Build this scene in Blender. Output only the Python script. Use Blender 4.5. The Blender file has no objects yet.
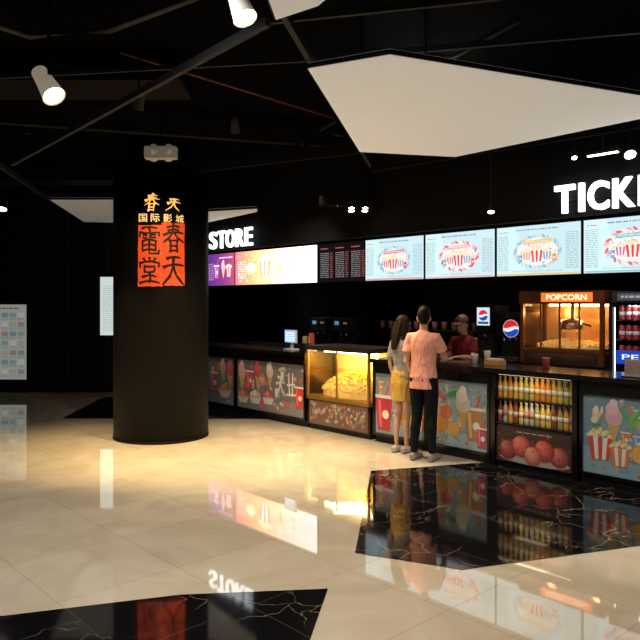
import bpy, bmesh, math, random
from mathutils import Vector, Matrix
random.seed(7)
S = bpy.context.scene
COL = S.collection
F_PX, HZ, CAMZ = 690.0, 303.0, 1.75
S.view_settings.view_transform = 'Standard'

# ------------------------------------------------------------ geometry frame
D = Vector((.6773, -.7357)); N = Vector((.7357, .6773)); C0 = Vector((-1.883, 11.5))
RZ = math.atan2(D.y, D.x)
def W(u, v, z=0.0):
    p = C0 + D * u + N * v
    return Vector((p.x, p.y, z))
def G(px, py, z=0.0):
    Y = F_PX * (CAMZ - z) / (py - HZ)
    return Vector(((px - 320) / F_PX * Y, Y, z))
ORD = ['first','second','third','fourth','fifth','sixth','seventh','eighth','ninth','tenth','eleventh','twelfth','thirteenth','fourteenth']

# ------------------------------------------------------------ materials
_m = {}
def newmat(name):
    m = bpy.data.materials.new(name); m.use_nodes = True
    return m, m.node_tree.nodes, m.node_tree.links
def M(col, rough=.5, metal=0.0, var=.08, coat=0.0, emis=0.0, scale=18, spec=.5):
    k = ('p', tuple(col), rough, metal, var, coat, emis, scale, spec)
    if k in _m: return _m[k]
    m, n, l = newmat('paint')
    b = n['Principled BSDF']
    tc = n.new('ShaderNodeTexCoord'); nz = n.new('ShaderNodeTexNoise'); nz.inputs['Scale'].default_value = scale
    l.new(tc.outputs['Object'], nz.inputs['Vector'])
    mx = n.new('ShaderNodeMix'); mx.data_type = 'RGBA'
    mx.inputs[6].default_value = (*[c * (1 - var) for c in col], 1)
    mx.inputs[7].default_value = (*[min(1, c * (1 + var)) for c in col], 1)
    l.new(nz.outputs['Fac'], mx.inputs[0]); l.new(mx.outputs[2], b.inputs['Base Color'])
    b.inputs['Roughness'].default_value = rough; b.inputs['Metallic'].default_value = metal
    b.inputs['Coat Weight'].default_value = coat; b.inputs['Specular IOR Level'].default_value = spec
    if emis:
        l.new(mx.outputs[2], b.inputs['Emission Color']); b.inputs['Emission Strength'].default_value = emis
    _m[k] = m
    return m
def E(col, st=1.0):
    k = ('e', tuple(col), st)
    if k in _m: return _m[k]
    m, n, l = newmat('glow')
    b = n['Principled BSDF']
    b.inputs['Base Color'].default_value = (*[c * .1 for c in col], 1)
    b.inputs['Roughness'].default_value = .35
    b.inputs['Emission Color'].default_value = (*col, 1); b.inputs['Emission Strength'].default_value = st
    _m[k] = m
    return m
def glass(tint=(1, 1, 1), gl=.06):
    k = ('g', tint, gl)
    if k in _m: return _m[k]
    m, n, l = newmat('glass')
    n.remove(n['Principled BSDF'])
    t = n.new('ShaderNodeBsdfTransparent'); t.inputs[0].default_value = (*tint, 1)
    g = n.new('ShaderNodeBsdfGlossy'); g.inputs['Roughness'].default_value = .03
    x = n.new('ShaderNodeMixShader'); x.inputs[0].default_value = gl
    l.new(t.outputs[0], x.inputs[1]); l.new(g.outputs[0], x.inputs[2]); l.new(x.outputs[0], n['Material Output'].inputs[0])
    _m[k] = m
    return m
BLACK = M((.006, .006, .007), .45, spec=.25)
GLOSSBLACK = M((.005, .005, .006), .16, 0, .05, .15)
DARK = M((.015, .015, .017), .5, spec=.3)
CEILB = M((.002, .002, .0024), .9, spec=.02)
STEEL = M((.45, .45, .46), .25, 1.0)
DSTEEL = M((.06, .06, .07), .35, .8)

def floor_mat():
    m, n, l = newmat('cream_tile')
    b = n['Principled BSDF']
    tc = n.new('ShaderNodeTexCoord'); mp = n.new('ShaderNodeMapping')
    mp.inputs['Rotation'].default_value = (0, 0, -RZ)
    l.new(tc.outputs['Object'], mp.inputs['Vector'])
    br = n.new('ShaderNodeTexBrick'); br.offset = 0; br.squash = 1
    br.inputs['Scale'].default_value = 1; br.inputs['Brick Width'].default_value = .8; br.inputs['Row Height'].default_value = .8
    br.inputs['Mortar Size'].default_value = .0022; br.inputs['Mortar Smooth'].default_value = .1
    br.inputs['Color1'].default_value = (.78, .72, .61, 1); br.inputs['Color2'].default_value = (.73, .67, .57, 1)
    br.inputs['Mortar'].default_value = (.46, .41, .33, 1)
    l.new(mp.outputs[0], br.inputs['Vector'])
    nz = n.new('ShaderNodeTexNoise'); nz.inputs['Scale'].default_value = 1.6; nz.inputs['Detail'].default_value = 7; nz.inputs['Distortion'].default_value = 1.5
    l.new(mp.outputs[0], nz.inputs['Vector'])
    cr = n.new('ShaderNodeValToRGB'); cr.color_ramp.elements[0].position = .35; cr.color_ramp.elements[0].color = (.85, .83, .79, 1)
    cr.color_ramp.elements[1].position = .65; cr.color_ramp.elements[1].color = (1, 1, 1, 1)
    l.new(nz.outputs['Fac'], cr.inputs[0])
    mx = n.new('ShaderNodeMix'); mx.data_type = 'RGBA'; mx.blend_type = 'MULTIPLY'; mx.inputs[0].default_value = 1
    l.new(br.outputs['Color'], mx.inputs[6]); l.new(cr.outputs[0], mx.inputs[7]); l.new(mx.outputs[2], b.inputs['Base Color'])
    b.inputs['Roughness'].default_value = .04
    b.inputs['Coat Weight'].default_value = .85; b.inputs['Coat Roughness'].default_value = .02
    n2 = n.new('ShaderNodeTexNoise'); n2.inputs['Scale'].default_value = 2.2
    l.new(tc.outputs['Object'], n2.inputs['Vector'])
    bp = n.new('ShaderNodeBump'); bp.inputs['Strength'].default_value = .02; bp.inputs['Distance'].default_value = .02
    l.new(n2.outputs['Fac'], bp.inputs['Height']); l.new(bp.outputs[0], b.inputs['Normal'])
    return m
def marble_mat():
    m, n, l = newmat('black_marble')
    b = n['Principled BSDF']
    tc = n.new('ShaderNodeTexCoord')
    nz = n.new('ShaderNodeTexNoise'); nz.inputs['Scale'].default_value = 2.2; nz.inputs['Detail'].default_value = 5; nz.inputs['Distortion'].default_value = .6
    l.new(tc.outputs['Object'], nz.inputs['Vector'])
    vm = n.new('ShaderNodeMix'); vm.data_type = 'RGBA'; vm.inputs[0].default_value = .35
    l.new(tc.outputs['Object'], vm.inputs[6]); l.new(nz.outputs['Color'], vm.inputs[7])
    vo = n.new('ShaderNodeTexVoronoi'); vo.feature = 'DISTANCE_TO_EDGE'; vo.inputs['Scale'].default_value = 4.2
    l.new(vm.outputs[2], vo.inputs['Vector'])
    cr = n.new('ShaderNodeValToRGB'); cr.color_ramp.elements[0].position = 0; cr.color_ramp.elements[0].color = (.26, .21, .15, 1)
    cr.color_ramp.elements[1].position = .014; cr.color_ramp.elements[1].color = (.006, .006, .008, 1)
    l.new(vo.outputs['Distance'], cr.inputs[0])
    mp = n.new('ShaderNodeMapping'); mp.inputs['Rotation'].default_value = (0, 0, -RZ); l.new(tc.outputs['Object'], mp.inputs['Vector'])
    br = n.new('ShaderNodeTexBrick'); br.offset = 0; br.inputs['Scale'].default_value = 1; br.inputs['Brick Width'].default_value = .8; br.inputs['Row Height'].default_value = .8
    br.inputs['Mortar Size'].default_value = .004
    br.inputs['Color1'].default_value = (1, 1, 1, 1); br.inputs['Color2'].default_value = (1, 1, 1, 1); br.inputs['Mortar'].default_value = (.0, .0, .0, 1)
    l.new(mp.outputs[0], br.inputs['Vector'])
    n3 = n.new('ShaderNodeTexNoise'); n3.inputs['Scale'].default_value = 1.2; l.new(tc.outputs['Object'], n3.inputs['Vector'])
    c3 = n.new('ShaderNodeValToRGB'); c3.color_ramp.elements[0].position = .42; c3.color_ramp.elements[1].position = .55
    l.new(n3.outputs['Fac'], c3.inputs[0])
    m3 = n.new('ShaderNodeMix'); m3.data_type = 'RGBA'; m3.inputs[6].default_value = (.006, .006, .008, 1)
    l.new(c3.outputs[0], m3.inputs[0]); l.new(cr.outputs[0], m3.inputs[7])
    mx = n.new('ShaderNodeMix'); mx.data_type = 'RGBA'; mx.inputs[6].default_value = (.045, .042, .04, 1)
    l.new(br.outputs['Color'], mx.inputs[0]); l.new(m3.outputs[2], mx.inputs[7])
    l.new(mx.outputs[2], b.inputs['Base Color'])
    b.inputs['Roughness'].default_value = .06; b.inputs['Specular IOR Level'].default_value = .55
    return m

# ------------------------------------------------------------ object helpers
def link(name, me, parent=None):
    o = bpy.data.objects.new(name, me); COL.objects.link(o)
    if parent is not None: o.parent = parent
    return o
def thing(name, label, cat, loc=(0, 0, 0), rz=0, group=None):
    o = link(name, None); o.location = loc; o.rotation_euler = (0, 0, rz)
    o['label'] = label; o['category'] = cat
    if group: o['group'] = group
    return o
def tag(o, label, cat, group=None):
    o['label'] = label; o['category'] = cat
    if group: o['group'] = group
    return o
def fin(name, bm, mat, parent=None, smooth=False, bevel=0):
    if bevel:
        bmesh.ops.bevel(bm, geom=[e for e in bm.edges], offset=bevel, segments=2, affect='EDGES', clamp_overlap=True)
    bmesh.ops.recalc_face_normals(bm, faces=bm.faces)
    me = bpy.data.meshes.new(name); bm.to_mesh(me); bm.free()
    for mm in (mat if isinstance(mat, (list, tuple)) else [mat]): me.materials.append(mm)
    if smooth:
        for p in me.polygons: p.use_smooth = True
    return link(name, me, parent)
def struct(name, bm, mat, **k):
    o = fin(name, bm, mat, **k); o['kind'] = 'structure'; return o
def box(bm, x0, x1, y0, y1, z0, z1):
    r = bmesh.ops.create_cube(bm, size=1)
    bmesh.ops.transform(bm, matrix=Matrix.Translation(((x0 + x1) / 2, (y0 + y1) / 2, (z0 + z1) / 2)) @ Matrix.Diagonal((abs(x1 - x0), abs(y1 - y0), abs(z1 - z0), 1)), verts=r['verts'])
    return r['verts']
def B(name, dims, mat, parent=None, bevel=0):
    bm = bmesh.new()
    for d in (dims if isinstance(dims[0], (list, tuple)) else [dims]): box(bm, *d)
    return fin(name, bm, mat, parent, bevel=bevel)
def prism(bm, pts, z0, z1):
    a = [bm.verts.new((p[0], p[1], z0)) for p in pts]; b = [bm.verts.new((p[0], p[1], z1)) for p in pts]
    bm.faces.new(a); bm.faces.new(b)
    for i in range(len(pts)): bm.faces.new((a[i], a[(i + 1) % len(pts)], b[(i + 1) % len(pts)], b[i]))
def lathe(bm, prof, seg=20, c=(0, 0, 0), cap=True):
    rings = []
    for r, z in prof:
        rings.append([bm.verts.new((c[0] + r * math.cos(2 * math.pi * i / seg), c[1] + r * math.sin(2 * math.pi * i / seg), c[2] + z)) for i in range(seg)])
    for a, b in zip(rings, rings[1:]):
        for i in range(seg): bm.faces.new((a[i], a[(i + 1) % seg], b[(i + 1) % seg], b[i]))
    if cap: bm.faces.new(rings[0]); bm.faces.new(rings[-1])
def L(name, prof, mat, parent=None, seg=20, c=(0, 0, 0), smooth=True):
    bm = bmesh.new(); lathe(bm, prof, seg, c); o = fin(name, bm, mat, parent)
    if smooth:
        for p in o.data.polygons: p.use_smooth = len(p.vertices) == 4
    return o
def loft(bm, rings, side=(1, 0, 0), seg=14):
    side = Vector(side); prev = None; first = None
    cs = [Vector(r[0]) for r in rings]
    for i, r in enumerate(rings):
        t = cs[min(i + 1, len(cs) - 1)] - cs[max(i - 1, 0)]
        t.normalize()
        a = side - t * side.dot(t)
        if a.length < 1e-4: a = Vector((0, 1, 0)) - t * t.y
        a.normalize(); b = t.cross(a)
        ra = r[1]; rb = r[2] if len(r) > 2 else r[1]
        vs = [bm.verts.new(cs[i] + a * ra * math.cos(2 * math.pi * k / seg) + b * rb * math.sin(2 * math.pi * k / seg)) for k in range(seg)]
        if prev:
            for k in range(seg): bm.faces.new((prev[k], prev[(k + 1) % seg], vs[(k + 1) % seg], vs[k]))
        else: first = vs
        prev = vs
    bm.faces.new(first); bm.faces.new(prev)
def tube(bm, pts, r, seg=10): loft(bm, [(p, r) for p in pts], seg=seg)
def ell(bm, c, rx, ry, rz, seg=20):
    r = bmesh.ops.create_uvsphere(bm, u_segments=seg, v_segments=seg // 2 + 2, radius=1)
    bmesh.ops.transform(bm, matrix=Matrix.Translation(c) @ Matrix.Diagonal((rx, ry, rz, 1)), verts=r['verts'])
    return r['verts']
def dup(root, loc, label, rz=None):
    r = root.copy(); COL.objects.link(r); r.location = loc; r['label'] = label
    if rz is not None: r.rotation_euler = (0, 0, rz)
    for ch in list(root.children):
        c = ch.copy(); COL.objects.link(c); c.parent = r
        for g in list(ch.children):
            q = g.copy(); COL.objects.link(q); q.parent = c
    return r
def textmesh(body, w=None, h=None, bold=0.0, extrude=0.0, cx=0, cz=0):
    cu = bpy.data.curves.new('t', 'FONT'); cu.body = body; cu.size = 1; cu.offset = bold; cu.extrude = extrude
    cu.resolution_u = 4
    o = bpy.data.objects.new('t', cu); COL.objects.link(o)
    dg = bpy.context.evaluated_depsgraph_get()
    me = bpy.data.meshes.new_from_object(o.evaluated_get(dg))
    bpy.data.objects.remove(o); bpy.data.curves.remove(cu)
    if len(me.vertices) == 0: return me
    xs = [v.co.x for v in me.vertices]; ys = [v.co.y for v in me.vertices]
    sx = w / (max(xs) - min(xs)) if w else None; sy = h / (max(ys) - min(ys)) if h else None
    sx = sx or sy; sy = sy or sx
    mx, my = (max(xs) + min(xs)) / 2, (max(ys) + min(ys)) / 2
    for v in me.vertices: v.co = Vector(((v.co.x - mx) * sx + cx, -v.co.z, (v.co.y - my) * sy + cz))
    return me
GLY = {
 '春': [[(.2,.91),(.8,.94)], [(.24,.79),(.76,.82)], [(.02,.63),(.98,.71)], [(.50,1.05),(.44,.72),(.30,.54),(.02,.36)], [(.55,.70),(.70,.54),(1.0,.38)], [(.32,.44),(.32,.0)], [(.70,.46),(.70,.0)], [(.30,.44),(.71,.45)], [(.33,.24),(.69,.25)], [(.32,.03),(.71,.04)]],
 '天': [[(.18,.86),(.82,.89)], [(.03,.56),(.97,.63)], [(.50,.88),(.47,.55),(.32,.25),(.0,-.02)], [(.50,.56),(.64,.28),(1.0,-.02)]],
 '電': [[(.15,.97),(.85,.97)], [(.04,.82),(.96,.82)], [(.5,.97),(.5,.56)], [(.04,.82),(.03,.66)], [(.96,.82),(.95,.68)], [(.2,.72),(.38,.71)], [(.2,.62),(.38,.61)], [(.62,.72),(.8,.71)], [(.62,.62),(.8,.61)], [(.18,.50),(.82,.50)], [(.18,.50),(.18,.14)], [(.82,.50),(.82,.14)], [(.18,.32),(.82,.32)], [(.18,.14),(.82,.14)], [(.5,.5),(.5,.03),(.95,.03),(.97,.15)]],
 '堂': [[(.5,1.0),(.5,.83)], [(.22,.97),(.32,.85)], [(.78,.97),(.68,.85)], [(.05,.79),(.95,.79)], [(.05,.79),(.04,.63)], [(.95,.79),(.95,.65)], [(.27,.67),(.73,.67)], [(.27,.67),(.27,.46)], [(.73,.67),(.73,.46)], [(.27,.46),(.73,.46)], [(.17,.27),(.83,.28)], [(.5,.45),(.5,.05)], [(.03,.04),(.97,.04)]],
}
class Flat:
    """flat graphic: faces on the plane y = -layer*1mm, x right, z up, seen from -y"""
    def __init__(s): s.bm = bmesh.new(); s.cols = []; s.eps = .0009; s.k = 1.0
    def ci(s, c):
        c = tuple(round(q * s.k, 4) for q in c)
        if c not in s.cols: s.cols.append(c)
        return s.cols.index(c)
    def poly(s, pts, c, ly=1):
        f = s.bm.faces.new([s.bm.verts.new((p[0], -ly * s.eps, p[1])) for p in pts]); f.material_index = s.ci(c)
    def rect(s, x0, x1, z0, z1, c, ly=1): s.poly([(x0, z0), (x1, z0), (x1, z1), (x0, z1)], c, ly)
    def circ(s, x, z, rx, c, ly=1, rz=None, a0=0, a1=360, n=18, rot=0):
        rz = rz or rx; P = []
        for i in range(n + (a1 - a0 < 360)):
            a = math.radians(a0 + (a1 - a0) * i / n); X = rx * math.cos(a); Z = rz * math.sin(a)
            P.append((x + X * math.cos(rot) - Z * math.sin(rot), z + X * math.sin(rot) + Z * math.cos(rot)))
        s.poly(P, c, ly)
    def text(s, body, cx, cz, w, h, c, ly=3, bold=.01):
        me = textmesh(body, w, h, bold, 0, cx, cz)
        n0 = len(s.bm.faces); s.bm.from_mesh(me); s.bm.faces.ensure_lookup_table()
        for f in s.bm.faces[n0:]:
            f.material_index = s.ci(c)
            for v in f.verts: v.co.y = -ly * s.eps
        bpy.data.meshes.remove(me)
    def brush(s, ch, x0, x1, z0, z1, wd, c, ly=2, r=None, taper=.55, bow=.05, slant=0):
        r = r or random.Random(ord(ch))
        for k, st in enumerate(GLY[ch]):
            P = [Vector((x0 + (x1 - x0) * a + slant * (b - .5), z0 + (z1 - z0) * b)) for a, b in st]; n = len(P); Lf = []; Rt = []
            if n == 2:
                d = P[1] - P[0]; nn = Vector((-d.y, d.x)) * bow * r.choice((1, 1, -.5))
                P = [P[0], P[0].lerp(P[1], .25) + nn * .7, P[0].lerp(P[1], .5) + nn, P[0].lerp(P[1], .75) + nn * .7, P[1]]; n = 5
            else:
                Q = []
                for i in range(n - 1):
                    for q in range(3): Q.append(P[i].lerp(P[i + 1], q / 3))
                P = Q + [P[-1]]; n = len(P)
            for i, p in enumerate(P):
                t = (P[min(i + 1, n - 1)] - P[max(i - 1, 0)]).normalized(); nn = Vector((-t.y, t.x))
                u = i / (n - 1); w_ = wd / 2 * (1.2 - (1.2 - taper) * u) * (.8 if 0 < u < .6 else 1.1) * r.uniform(.85, 1.15)
                if i == 0: p = p - t * wd * .35
                if i == n - 1: p = p + t * wd * .35; w_ *= .6
                Lf.append(p + nn * w_); Rt.append(p - nn * w_)
            for i in range(n - 1): s.poly([Lf[i], Lf[i + 1], Rt[i + 1], Rt[i]], c, ly + k * .02)
    def lines(s, x0, x1, z0, z1, rows, c, ly=2, r=None):
        r = r or random; h = (z1 - z0) / rows
        for i in range(rows):
            x = x0
            while x < x1:
                w = min(r.uniform(.02, .09), x1 - x)
                s.rect(x, x + w, z0 + i * h + h * .3, z0 + i * h + h * .7, c, ly); x += w + .015
    def bucket(s, x, z, k, c=(.8, .03, .03), ly=3):
        for i in range(11): s.circ(x + (i - 5) * .022 * k, z + (.095 + .02 * ((i * 7) % 3) + .03 * (1 - abs(i - 5) / 5)) * k, .024 * k, ((1, .86, .45), (1, .93, .65), (.95, .75, .3))[i % 3], ly + i * .02, n=10)
        for i in range(5):
            a = -.5 + i * .2; b = a + .2
            s.poly([(x + a * .17 * k, z - .12 * k), (x + b * .17 * k, z - .12 * k), (x + b * .24 * k, z + .09 * k), (x + a * .24 * k, z + .09 * k)], c if i % 2 == 0 else (1, .95, .9), ly + 1)
    def cup(s, x, z, k, c, lid=(.95, .95, .95), ly=3):
        s.poly([(x - .05 * k, z - .12 * k), (x + .05 * k, z - .12 * k), (x + .07 * k, z + .08 * k), (x - .07 * k, z + .08 * k)], c, ly)
        s.poly([(x - .035 * k, z - .10 * k), (x - .015 * k, z - .10 * k), (x - .025 * k, z + .07 * k), (x - .05 * k, z + .07 * k)], tuple(min(1, q * 1.8 + .08) for q in c), ly + .5)
        s.rect(x - .08 * k, x + .08 * k, z + .08 * k, z + .10 * k, lid, ly + 1)
        s.circ(x + .015 * k, z - .02 * k, .028 * k, lid, ly + 1, n=12)
        s.poly([(x + .01 * k, z + .10 * k), (x + .025 * k, z + .10 * k), (x + .055 * k, z + .19 * k), (x + .04 * k, z + .19 * k)], (.9, .1, .1), ly)
    def leaf(s, x, z, k, rot, c, ly=2):
        s.circ(x, z, .07 * k, c, ly, rz=.025 * k, rot=rot, n=12); s.circ(x, z, .06 * k, tuple(q * .6 for q in c), ly + .3, rz=.003 * k, rot=rot, n=8)
    def fruit(s, x, z, r, c, ly=3):
        s.circ(x, z, r, c, ly, n=20); s.circ(x, z, r * .82, tuple(min(1, q * 1.35 + .03) for q in c), ly + .2, n=20)
        for i in range(7):
            a = i * .9; s.poly([(x, z), (x + r * .72 * math.cos(a), z + r * .72 * math.sin(a)), (x + r * .72 * math.cos(a + .6), z + r * .72 * math.sin(a + .6))], tuple(min(1, q * 1.1) for q in c), ly + .4)
    def ball(s, x, z, r, c, ly=3):
        for i in range(6):
            q = 1 - i * .15; s.circ(x - r * .09 * i, z + r * .1 * i, r * q, tuple(min(1, v * (.55 + .22 * i) + .012 * i) for v in c), ly + i * .06, n=18)
        rr = random.Random(int(x * 777))
        for i in range(9):
            a = rr.uniform(0, 6.28); q = r * .75 * math.sqrt(rr.random()); s.circ(x + q * math.cos(a), z + q * math.sin(a), r * rr.uniform(.05, .11), tuple(v * rr.uniform(.35, .6) for v in c), ly + .5, n=7, rz=r * .05)
    def bowl(s, x, z, r, c, ly=3):
        for i, (a, b) in enumerate(((-.45, .15), (.45, .15), (0, .35))): s.ball(x + a * r, z + b * r, r * .5, tuple(min(1, q * (1 + .25 * i)) for q in c), ly + i * .55)
        s.poly([(x - r, z + .05 * r), (x + r, z + .05 * r), (x + r * .6, z - r * .6), (x - r * .6, z - r * .6)], (.85, .80, .76), ly + 1.8); s.circ(x, z + .05 * r, r, (.65, .6, .57), ly + 1.9, r * .1)
    def cone(s, x, z, k, c, ly=3):
        s.poly([(x, z - .16 * k), (x + .05 * k, z), (x - .05 * k, z)], (.75, .48, .2), ly)
        for i, (a, b, r) in enumerate(((0, .03, .06), (-.01, .08, .045), (.0, .12, .028))): s.circ(x + a * k, z + b * k, r * k, tuple(min(1, q * (1 + .2 * i)) for q in c), ly + .2 + .1 * i, n=14)
    def scatter(s, x0, x1, z0, z1, n, cols, r, ly=1.6):
        for i in range(n):
            c = cols[i % len(cols)]; x = r.uniform(x0, x1); z = r.uniform(z0, z1); q = r.uniform(.008, .026)
            if i % 3 == 0: s.circ(x, z, q * 1.8, c, ly + i * .01, rz=q * .6, rot=r.uniform(0, 3), n=8)
            elif i % 3 == 1: s.circ(x, z, q, c, ly + i * .01, n=9)
            else: s.poly([(x - q, z - q), (x + q, z - q * .5), (x + q * .3, z + q)], c, ly + i * .01)
    def mesh(s, mf, name='graphic'):
        me = bpy.data.meshes.new(name); s.bm.to_mesh(me); s.bm.free()
        for c in s.cols: me.materials.append(mf(c))
        return me
    def build(s, name, parent, mf, loc=(0, 0, 0)):
        o = link(name, s.mesh(mf, name), parent); o.location = loc; return o
PRINT = lambda c: M(c, .35, 0, .06, .1, spec=.3)
def GL(st): return lambda c: E(c, st)

# ------------------------------------------------------------ room shell
bm = bmesh.new(); box(bm, -9, 6.2, -4, 17.5, -.1, 0); struct('floor', bm, floor_mat())
MB = marble_mat()
inl = [
    [G(371, 471), G(492, 462), G(575, 476), G(660, 492), G(730, 520), G(700, 541), G(640, 546), G(462, 570), G(355, 553)],
    [G(62, 418.5), G(104, 397), G(200, 397), G(236, 404), G(268, 419)],
    [G(-160, 650), G(-20, 619), G(180, 595), G(328, 589), G(303, 660), G(200, 720), G(-80, 720)],
]
for i, P in enumerate(inl):
    bm = bmesh.new(); prism(bm, P, .0005, .003); struct('trim_%d' % (i + 1), bm, MB)
bm = bmesh.new(); box(bm, -9, 6.2, -4, 17.5, 3.9, 4.0); struct('ceiling', bm, CEILB)
WALL = M((.006, .006, .0075), .45, 0, .2, 0, 0, 3, .25)
bm = bmesh.new(); box(bm, -9, -3.4, 13.6, 13.75, 0, 3.9); box(bm, -3.45, -3.3, 13.6, 17.4, 0, 3.9); struct('wall_back', bm, WALL)
bm = bmesh.new(); box(bm, -9.1, -9, -4, 13.7, 0, 3.9); struct('wall_left', bm, WALL)
bm = bmesh.new(); box(bm, -9, 6.2, -4.1, -4, 0, 3.9); struct('wall_front', bm, WALL)
bm = bmesh.new(); box(bm, 5.5, 5.65, -4, 7.0, 0, 3.9); struct('wall_right', bm, WALL)
def rot_struct(name, mat, u0, v0, dims):
    bm = bmesh.new(); box(bm, *dims); o = struct(name, bm, mat); o.location = W(u0, v0, 0); o.rotation_euler = (0, 0, RZ); return o
rot_struct('wall_menu', M((.005, .005, .0055), .25, 0, .1, 0, 0, 18, .3), -4.9, 2.22, (0, 13.6, 0, .13, 0, 3.9))
rot_struct('trim_4', M((.007, .007, .008), .7, spec=.1), -4.9, 0, (0, 14.3, 0, .12, 2.6, 3.9))
rot_struct('trim_5', CEILB, -4.9, .12, (0, 13.7, 0, 2.08, 3.0, 3.06))
bm = bmesh.new()
for x in (-8.2, -7.4, -6.6, -5.72, -4.95, -4.2): box(bm, x - .02, x + .02, 13.57, 13.6, 0, 3.9)
struct('trim_6', bm, M((.02, .02, .023), .35))
bm = bmesh.new(); box(bm, -9, -3.45, 13.57, 13.6, 0, .12); struct('baseboard_back', bm, GLOSSBLACK)

# thin black ceiling framing
nt = 7
def beam(p, q, w, h, mat=None):
    global nt
    p = Vector(p); q = Vector(q); d = (q - p); d.z = 0; d.normalize(); s = Vector((-d.y, d.x, 0)) * w / 2
    bm = bmesh.new(); vs = []
    for e in (p, q):
        for sg in (-1, 1):
            for zz in (0, h): vs.append(bm.verts.new(e + s * sg + Vector((0, 0, zz))))
    for f in ((0, 1, 3, 2), (4, 6, 7, 5), (0, 4, 5, 1), (2, 3, 7, 6), (0, 2, 6, 4), (1, 5, 7, 3)): bm.faces.new([vs[i] for i in f])
    struct('trim_%d' % nt, bm, mat or M((.008, .008, .009), .7, spec=.1)); nt += 1
def CP(px, py, z=3.3): return G(px, py, z)
FR = M((.028, .034, .038), .55, spec=.2)
beam(CP(250, -40, 3.36), CP(371, 168, 3.36), .035, .05, FR)
beam(CP(12, 166, 3.28), CP(268, 26, 3.28), .035, .05, FR)
beam(CP(-30, 148, 3.4), CP(48, 200, 3.4), .04, .06, FR)
beam(CP(305, 62, 3.45), CP(-20, 80, 3.45), .02, .03, FR)
beam(CP(270, 24, 3.4), CP(500, 0, 3.4), .025, .04, FR)
beam(CP(372, 172, 3.3), CP(700, 118, 3.3), .07, .12)
beam(CP(-20, 122, 3.6), CP(370, 150, 3.6), .10, .1)
beam(CP(310, 62, 3.5), CP(680, 30, 3.5), .025, .04, FR)
beam(CP(200, 172, 3.42), CP(372, 152, 3.42), .05, .12)

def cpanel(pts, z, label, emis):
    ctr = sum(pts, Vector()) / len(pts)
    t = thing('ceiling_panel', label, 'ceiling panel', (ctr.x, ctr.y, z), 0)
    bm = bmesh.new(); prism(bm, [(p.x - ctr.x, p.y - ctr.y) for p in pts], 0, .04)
    fin('panel', bm, M((.72, .70, .64), .8, 0, .03, 0, emis, 18, .1), t)  # panel glows slightly, in place of light bounced up from the floor
    bm = bmesh.new()
    for i in range(len(pts)):
        a, b = pts[i] - ctr, pts[(i + 1) % len(pts)] - ctr; a.z = b.z = .02
        tube(bm, [a, b], .018, 6)
    fin('edge_frame', bm, BLACK, t)
    for p in pts:
        q = (p - ctr) * .8
        B('hanger', (q.x - .006, q.x + .006, q.y - .006, q.y + .006, .04, 3.9 - z), BLACK, t)
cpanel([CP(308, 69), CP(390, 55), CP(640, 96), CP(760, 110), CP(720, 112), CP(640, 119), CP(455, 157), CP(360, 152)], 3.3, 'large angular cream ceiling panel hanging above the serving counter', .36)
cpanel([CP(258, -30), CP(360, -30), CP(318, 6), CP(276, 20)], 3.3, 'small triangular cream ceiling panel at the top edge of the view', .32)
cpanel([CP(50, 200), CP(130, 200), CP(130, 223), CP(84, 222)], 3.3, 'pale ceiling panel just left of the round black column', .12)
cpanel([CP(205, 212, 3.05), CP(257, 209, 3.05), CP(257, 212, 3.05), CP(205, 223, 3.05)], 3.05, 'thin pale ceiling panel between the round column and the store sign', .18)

def pipe(pts, r, mat, label, cat='pipe', name='ceiling_pipe'):
    bm = bmesh.new(); tube(bm, pts, r, 12); o = fin(name, bm, mat, smooth=True); tag(o, label, cat); return o
pipe([CP(120, 52, 3.75), CP(335, 118, 3.75)], .015, M((.08, .012, .010), .6), 'thin red sprinkler pipe running under the black ceiling')
pipe([CP(-20, 20, 3.7), CP(30, 36, 3.7), CP(110, 30, 3.7), CP(240, -20, 3.7)], .025, M((.02, .02, .022), .6), 'dark bent pipe in the top left of the black ceiling')
pipe([CP(320, 130, 3.75), CP(520, 20, 3.75)], .02, M((.006, .006, .007), .6), 'straight dark pipe crossing above the large cream panel')
DU = M((.003, .003, .0035), .7, spec=.1)
o = B('air_duct', (-7.5, -1.2, 5.9, 6.5, 3.66, 3.88), DU, bevel=.01); tag(o, 'black rectangular air duct crossing the ceiling before the column', 'air duct')
o = B('air_duct', (-8.5, -3.0, 10.4, 10.9, 3.6, 3.88), DU, bevel=.01); tag(o, 'black rectangular air duct high up at the far left behind the column', 'air duct')

# ------------------------------------------------------------ column
CC = Vector((-2.094, 9.114, 0)); CR = .612
t = thing('round_column', 'thick round black column standing on the cream floor', 'column', CC)
CM = M((.0040, .0038, .0038), .6, 0, .15, 0, 0, 4, .10)
L('cladding', [(CR, .0), (CR, 3.4), (CR - .05, 3.42)], CM, t, 72)
L('core', [(.42, 3.41), (.42, 3.9)], BLACK, t, 40)
L('base_ring', [(CR + .006, 0), (CR + .006, .03), (CR, .034)], CM, t, 72)
ang0 = math.atan2(-CC.y, -CC.x)
def bend(me, off):
    b = bmesh.new(); b.from_mesh(me)
    for k in range(-12, 13):
        bmesh.ops.bisect_plane(b, geom=b.verts[:] + b.edges[:] + b.faces[:], plane_co=(k * .03, 0, 0), plane_no=(1, 0, 0), dist=1e-6)
    for v in b.verts:
        R = CR + off - v.co.y
        a = ang0 + v.co.x / CR
        v.co = Vector((R * math.cos(a), R * math.sin(a), v.co.z))
    b.to_mesh(me); b.free(); return me
t = thing('column_sign', 'red square seal sign with large characters under small gold lettering on column', 'sign', (CC.x, CC.y, 0))
f = Flat(); f.eps = .002
rs = random.Random(31)
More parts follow.
